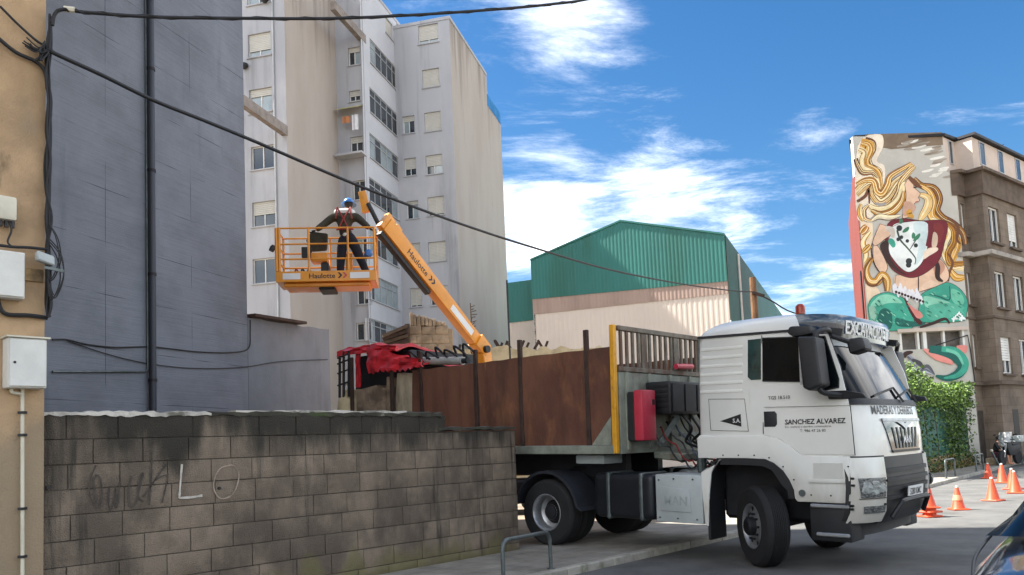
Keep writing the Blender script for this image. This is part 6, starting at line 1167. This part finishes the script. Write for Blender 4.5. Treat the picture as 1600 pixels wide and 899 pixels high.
Wb = {k: (v[0],)+tuple(x*(.88 if k in ('neck', 'head', 'top', 'wrl', 'wrr') else .68) for x in (v[1:] if len(v) > 2 else (v[1], v[1]))) for k, v in W.items()}
bod = skinned('body', Wb, WE, skin_m, pr)
def sub_(keys, grow): return {k: (W[k][0],)+tuple(x*.9+grow for x in (W[k][1:] if len(W[k]) > 2 else (W[k][1], W[k][1]))) for k in keys}, [e for e in WE if e[0] in keys and e[1] in keys]
skinned('trousers', *sub_(['waist', 'pel', 'hpl', 'knl', 'anl', 'hpr', 'knr', 'anr'], .018), trousers, pr); skinned('shirt', *sub_(['pel', 'waist', 'chest', 'ub', 'shl', 'ell', 'wrl', 'shr', 'elr', 'wrr'], .026), vest, pr)
skinned('boots', {'a': (W['anl'][0], .07), 't': (W['tol'][0], .062)}, [('a', 't')], black_plastic, pr); skinned('boots', {'a': (W['anr'][0], .07), 't': (W['tor'][0], .062)}, [('a', 't')], black_plastic, pr)
# pale yoke across the shoulders and shirt tail
skinned('yoke', {'a': (bp3(.13, .06, 1.575), .085), 'm': (bp3(.36, .05, 1.62), .135, .10), 'b': (bp3(.60, .06, 1.575), .085)}, [('a', 'm'), ('m', 'b')], white_plain, pr, 1); skinned('shirt_tail', {'a': (bp3(.30, -.05, 1.07), .11, .09), 'b': (bp3(.46, -.05, 1.07), .11, .09)}, [('a', 'b')], white_plain, pr)
for (a, b) in (((.22, -.05, 1.69), (.46, -.13, 1.18)), ((.50, -.05, 1.69), (.24, -.13, 1.18)), ((.20, -.11, 1.18), (.56, -.13, 1.18)), ((.22, -.05, 1.69), (.19, -.12, 1.42)), ((.50, -.05, 1.69), (.53, -.12, 1.42))):
    pa, pb = Vector(a), Vector(b); P_ = [BM @ (pa.lerp(pb, t)+Vector((0, -.045*math.sin(t*3.14), 0))) for t in np.linspace(0, 1, 7)]; obj('harness', G().tube(P_, .017, 6), harness_m, pr, world=True)
hM = (Matrix.Rotation(LY, 3, 'Z') @ Matrix.Rotation(rad(-10), 3, 'X'))
hd_c = bp3(.45, .13, 1.80); blobm('head', hd_c, (.085, .10, .12), skin_m, pr, 10, None, hM); blobm('hair', hd_c+hM @ Vector((0, -.03, .005)), (.092, .095, .115), pm('hair_dark', '2e241d', .8, .2, 6, bump=.2), pr, 10, None, hM)
he = blobm('helmet', hd_c+hM @ Vector((0, .0, .025)), (.125, .145, .125), helmet_m, pr, 12, -.01, hM)
g = G(); c_ = hd_c+hM @ Vector((0, .02, .02)); g.lathe([(-.008, .12), (-.012, .165), (.0, .166), (.004, .12)], c_, hM @ Vector((0, 0, 1)), 24); obj('brim', g, helmet_m, he, world=True)
def hand(wr, dirv, sidev, name='hand'):
    wr = Vector(wr); d = Vector(dirv).normalized(); s_ = Vector(sidev).normalized(); nrm = d.cross(s_).normalized()
    JJ = {'w': (wr, .03), 'p': (wr+d*.06, .042, .024)}; E_ = [('w', 'p')]
    for k, (o_, l) in enumerate(((-.03, .07), (-.01, .08), (.01, .075), (.03, .06))):
        JJ['k%d' % k] = (wr+d*.09+s_*o_, .011); JJ['m%d' % k] = (wr+d*(.09+l*.5)+s_*o_+nrm*-.012, .010); JJ['t%d' % k] = (wr+d*(.09+l*.7)+s_*o_+nrm*-.045, .008); E_ += [('p', 'k%d' % k), ('k%d' % k, 'm%d' % k), ('m%d' % k, 't%d' % k)]
    JJ['th'] = (wr+d*.05-s_*.045, .012); JJ['tt'] = (wr+d*.085-s_*.06+nrm*-.02, .010); E_ += [('p', 'th'), ('th', 'tt')]
    return skinned(name, JJ, E_, black_plastic, pr, 0, 1)
hand(W['wrl'][0], BM.to_3x3() @ Vector((-.8, .1, -.45)), BM.to_3x3() @ Vector((0, 1, 0))); hand(W['wrr'][0], BM.to_3x3() @ Vector((.8, 0, -.5)), BM.to_3x3() @ Vector((0, -1, 0)))

# ================================================================== ruins behind the trailer
RY = 25.0
ru = root('ruined_wall', dep(670, 700, RY), 'broken granite block wall stub standing behind the trailer', 'wall')
def rblock(x0, y0, x1, y1, jit=.02, th=.5, nm='stone_block'):
    a = dep(x0, y1, RY); b = dep(x1, y0, RY); zc0 = dep((x0+x1)/2, y1, RY).z; zc1 = dep((x0+x1)/2, y0, RY).z; g = G(); g.box((a.x+.01, RY+random.uniform(-jit, jit), zc0+.01), (b.x-.01, RY+th, zc1-.01))
    for i in range(8): g.v[i] += Vector((random.uniform(-jit, jit), 0, random.uniform(-jit, jit)))
    obj(nm, g, stone, ru, world=True, bevel=.035, seg=2)
for r_, (y0, y1, w_, xa, xb) in enumerate(((509, 523, 21, 638, 700), (523, 537, 26, 637, 701), (537, 551, 23, 636, 705), (551, 566, 25, 634, 708))):
    x = xa-(w_/2 if r_ % 2 else 0)
    while x < xb-4: rblock(max(x, xa), y0, min(x+w_, xb), y1); x += w_
x = 640
for k in range(9): wv = random.uniform(5, 9); rblock(x, 487+k*1.9+random.uniform(-1, 2), x+wv, 510, .015, .4); x += wv
g = G(); g.box((dep(634, 560, RY).x, RY+.04, .1), (dep(708, 560, RY).x, RY+.46, dep(670, 515, RY).z)); obj('mortar_core', g, pm('lime_mortar', 'a08f76', .95, .2, 3, bump=.4), ru, world=True)
g = G(); q = dep(637, 512, RY); g.bar((q.x, RY-.05, .1), (q.x, RY-.05, q.z+.1), .14, .14); obj('timber_post', g, wood, ru, world=True)
for i, (xa, ya, xb, yb) in enumerate(((598, 527, 636, 511), (598, 532, 636, 519), (600, 537, 637, 526), (604, 541, 638, 533))):
    g = G(); g.bar(dep(xa, ya, RY-.3+.1*i), dep(xb, yb, RY-.2+.1*i), .5, .09); obj('fallen_board', g, [wood, rustbar][i % 2], ru, world=True)
lw = root('yard_wall', dep(770, 700, 26.5), 'low cream boundary wall with a jagged broken top beside the boom', 'wall')
g = G(); n = 34; vs_ = []; xs_ = np.linspace(dep(700, 550, 26.5).x, dep(960, 545, 26.5).x, n+1)
for i, x in enumerate(xs_): z = dep(705, 547, 26.5).z-.02+random.uniform(-.07, .12)+(.0 if i < 16 else -.1); vs_ += [(x, 26.5, .1), (x, 26.5, z), (x, 26.8, z), (x, 26.8, .1)]
g.add(vs_, [(i*4+k, i*4+(k+1) % 4, (i+1)*4+(k+1) % 4, (i+1)*4+k) for i in range(n) for k in range(4)]+[(0, 1, 2, 3), tuple(n*4+k for k in (3, 2, 1, 0))]); obj('wall', g, pm('cream_render', 'b5a787', .9, .25, 2, bump=.3), lw, world=True)
for k in range(16): x = random.uniform(xs_[2], xs_[22]); z = dep(705, 546, 26.5).z; g = G(); g.bar((x, 26.6, z-.1), (x+random.uniform(-.2, .2), 26.6, z+random.uniform(.1, .28)), random.uniform(.03, .12), .08); obj('tile_shard', g, rustbar, lw, world=True)
q = dep(797, 560, 25); tag(obj('thin_mast', G().cyl((q.x, q.y, .1), (q.x, q.y, dep(793, 438, 25).z), .03, 8), dark_steel), 'thin dark mast in front of the cream sheeting', 'mast')
q = dep(741, 560, 22); g = G(); g.cyl((q.x, 22, .1), (q.x-.05, 22, dep(738, 474, 22).z), .018, 6); ms_ = root('dry_plant', (q.x, 22, .1), 'thin dry stalk rising beside the lift boom', 'plant'); obj('stem', g, wood, ms_, world=True)
for k in range(9): z = dep(738, 480+4*k, 22).z; obj('twig', G().tube([(q.x-.04, 22, z), (q.x+random.uniform(-.02, .15), 22, z+random.uniform(.0, .1))], .012, 5), wood, ms_, world=True)

# ================================================================== parked car, only its bonnet is in the frame
CR_ = S(6.5, -.50, 0); car = root('parked_car', CR_, 'glossy dark blue parked car whose bonnet mirrors the sky', 'car', None, (0, 0, math.atan2(-sv.y, -sv.x)))
# local x forward (towards us), half width .88
secs = [(2.05, .62, .50, .30), (1.95, .74, .66, .25), (1.7, .82, .80, .24), (1.3, .86, .87, .24), (.9, .88, .93, .24), (.5, .88, .99, .24), (-1.4, .88, 1.0, .24), (-1.9, .84, .95, .28), (-2.05, .74, .75, .35)]
g = G(); rings = []
for x, hw, zt, zb in secs: rings.append([Vector((x, y*hw, zb+(zt-zb)*h_)) for y, h_ in ((-.9, 0), (-1, .15), (-1, .55), (-.97, .82), (-.85, .95), (-.5, 1.0), (0, 1.03), (.5, 1.0), (.85, .95), (.97, .82), (1, .55), (1, .15), (.9, 0))])
n = 13; g.add(sum(rings, []), [(j*n+i, j*n+(i+1) % n, (j+1)*n+(i+1) % n, (j+1)*n+i) for j in range(len(secs)-1) for i in range(n)]+[tuple(range(n)), tuple((len(secs)-1)*n+i for i in range(n-1, -1, -1))]); body = obj('body', g, car_paint, car, smooth=50)
secs = [(.75, .76, .97, .97), (.45, .74, 1.12, .97), (-.05, .66, 1.40, .97), (-.6, .62, 1.46, .97), (-1.2, .62, 1.40, .97), (-1.75, .72, 1.05, .97)]; g = G(); rings = []
for x, hw, zt, zb in secs: rings.append([Vector((x, y*hw, zb+(zt-zb)*h_)) for y, h_ in ((-1.1, 0), (-1.0, .7), (-.85, .97), (0, 1.03), (.85, .97), (1.0, .7), (1.1, 0))])
n = 7; g.add(sum(rings, []), [(j*n+i, j*n+(i+1) % n, (j+1)*n+(i+1) % n, (j+1)*n+i) for j in range(len(secs)-1) for i in range(n)]); obj('glasshouse', g, glass_dark, car, smooth=50)
g = G(); g.grid(lambda a, b: Vector((-.1-1.0*a, (b-.5)*1.15, 1.445+.03*math.sin(a*3.14))), 8, 6); obj('roof', g, car_paint, car)
for x in (1.25, -1.3):
    for y in (-.80, .80): wq = obj('wheel', G().lathe([(-.1, .2), (-.1, .29), (-.07, .315), (.07, .315), (.1, .29), (.1, .2)], (x, y, .315), (0, 1, 0), 24), rubber, car); obj('rim', G().lathe([(-.08, .2), (.08, .2), (.095, .1)], (x, y, .315), (0, math.copysign(1, y), 0), 18), alu, wq)
for y in (-.62, .62): obj('headlight', G().lathe([(0, .02), (.05, .12), (.1, .13)], (1.93, y, .62), (-1, 0, 0), 14), lamp_glass, car)
g = G(); g.tube(smooth([(1.60, -.72, .82), (1.2, -.80, .885), (.8, -.83, .935), (.45, -.84, .975)]), .010, 6); obj('bonnet_gap', g, letter_black, car)
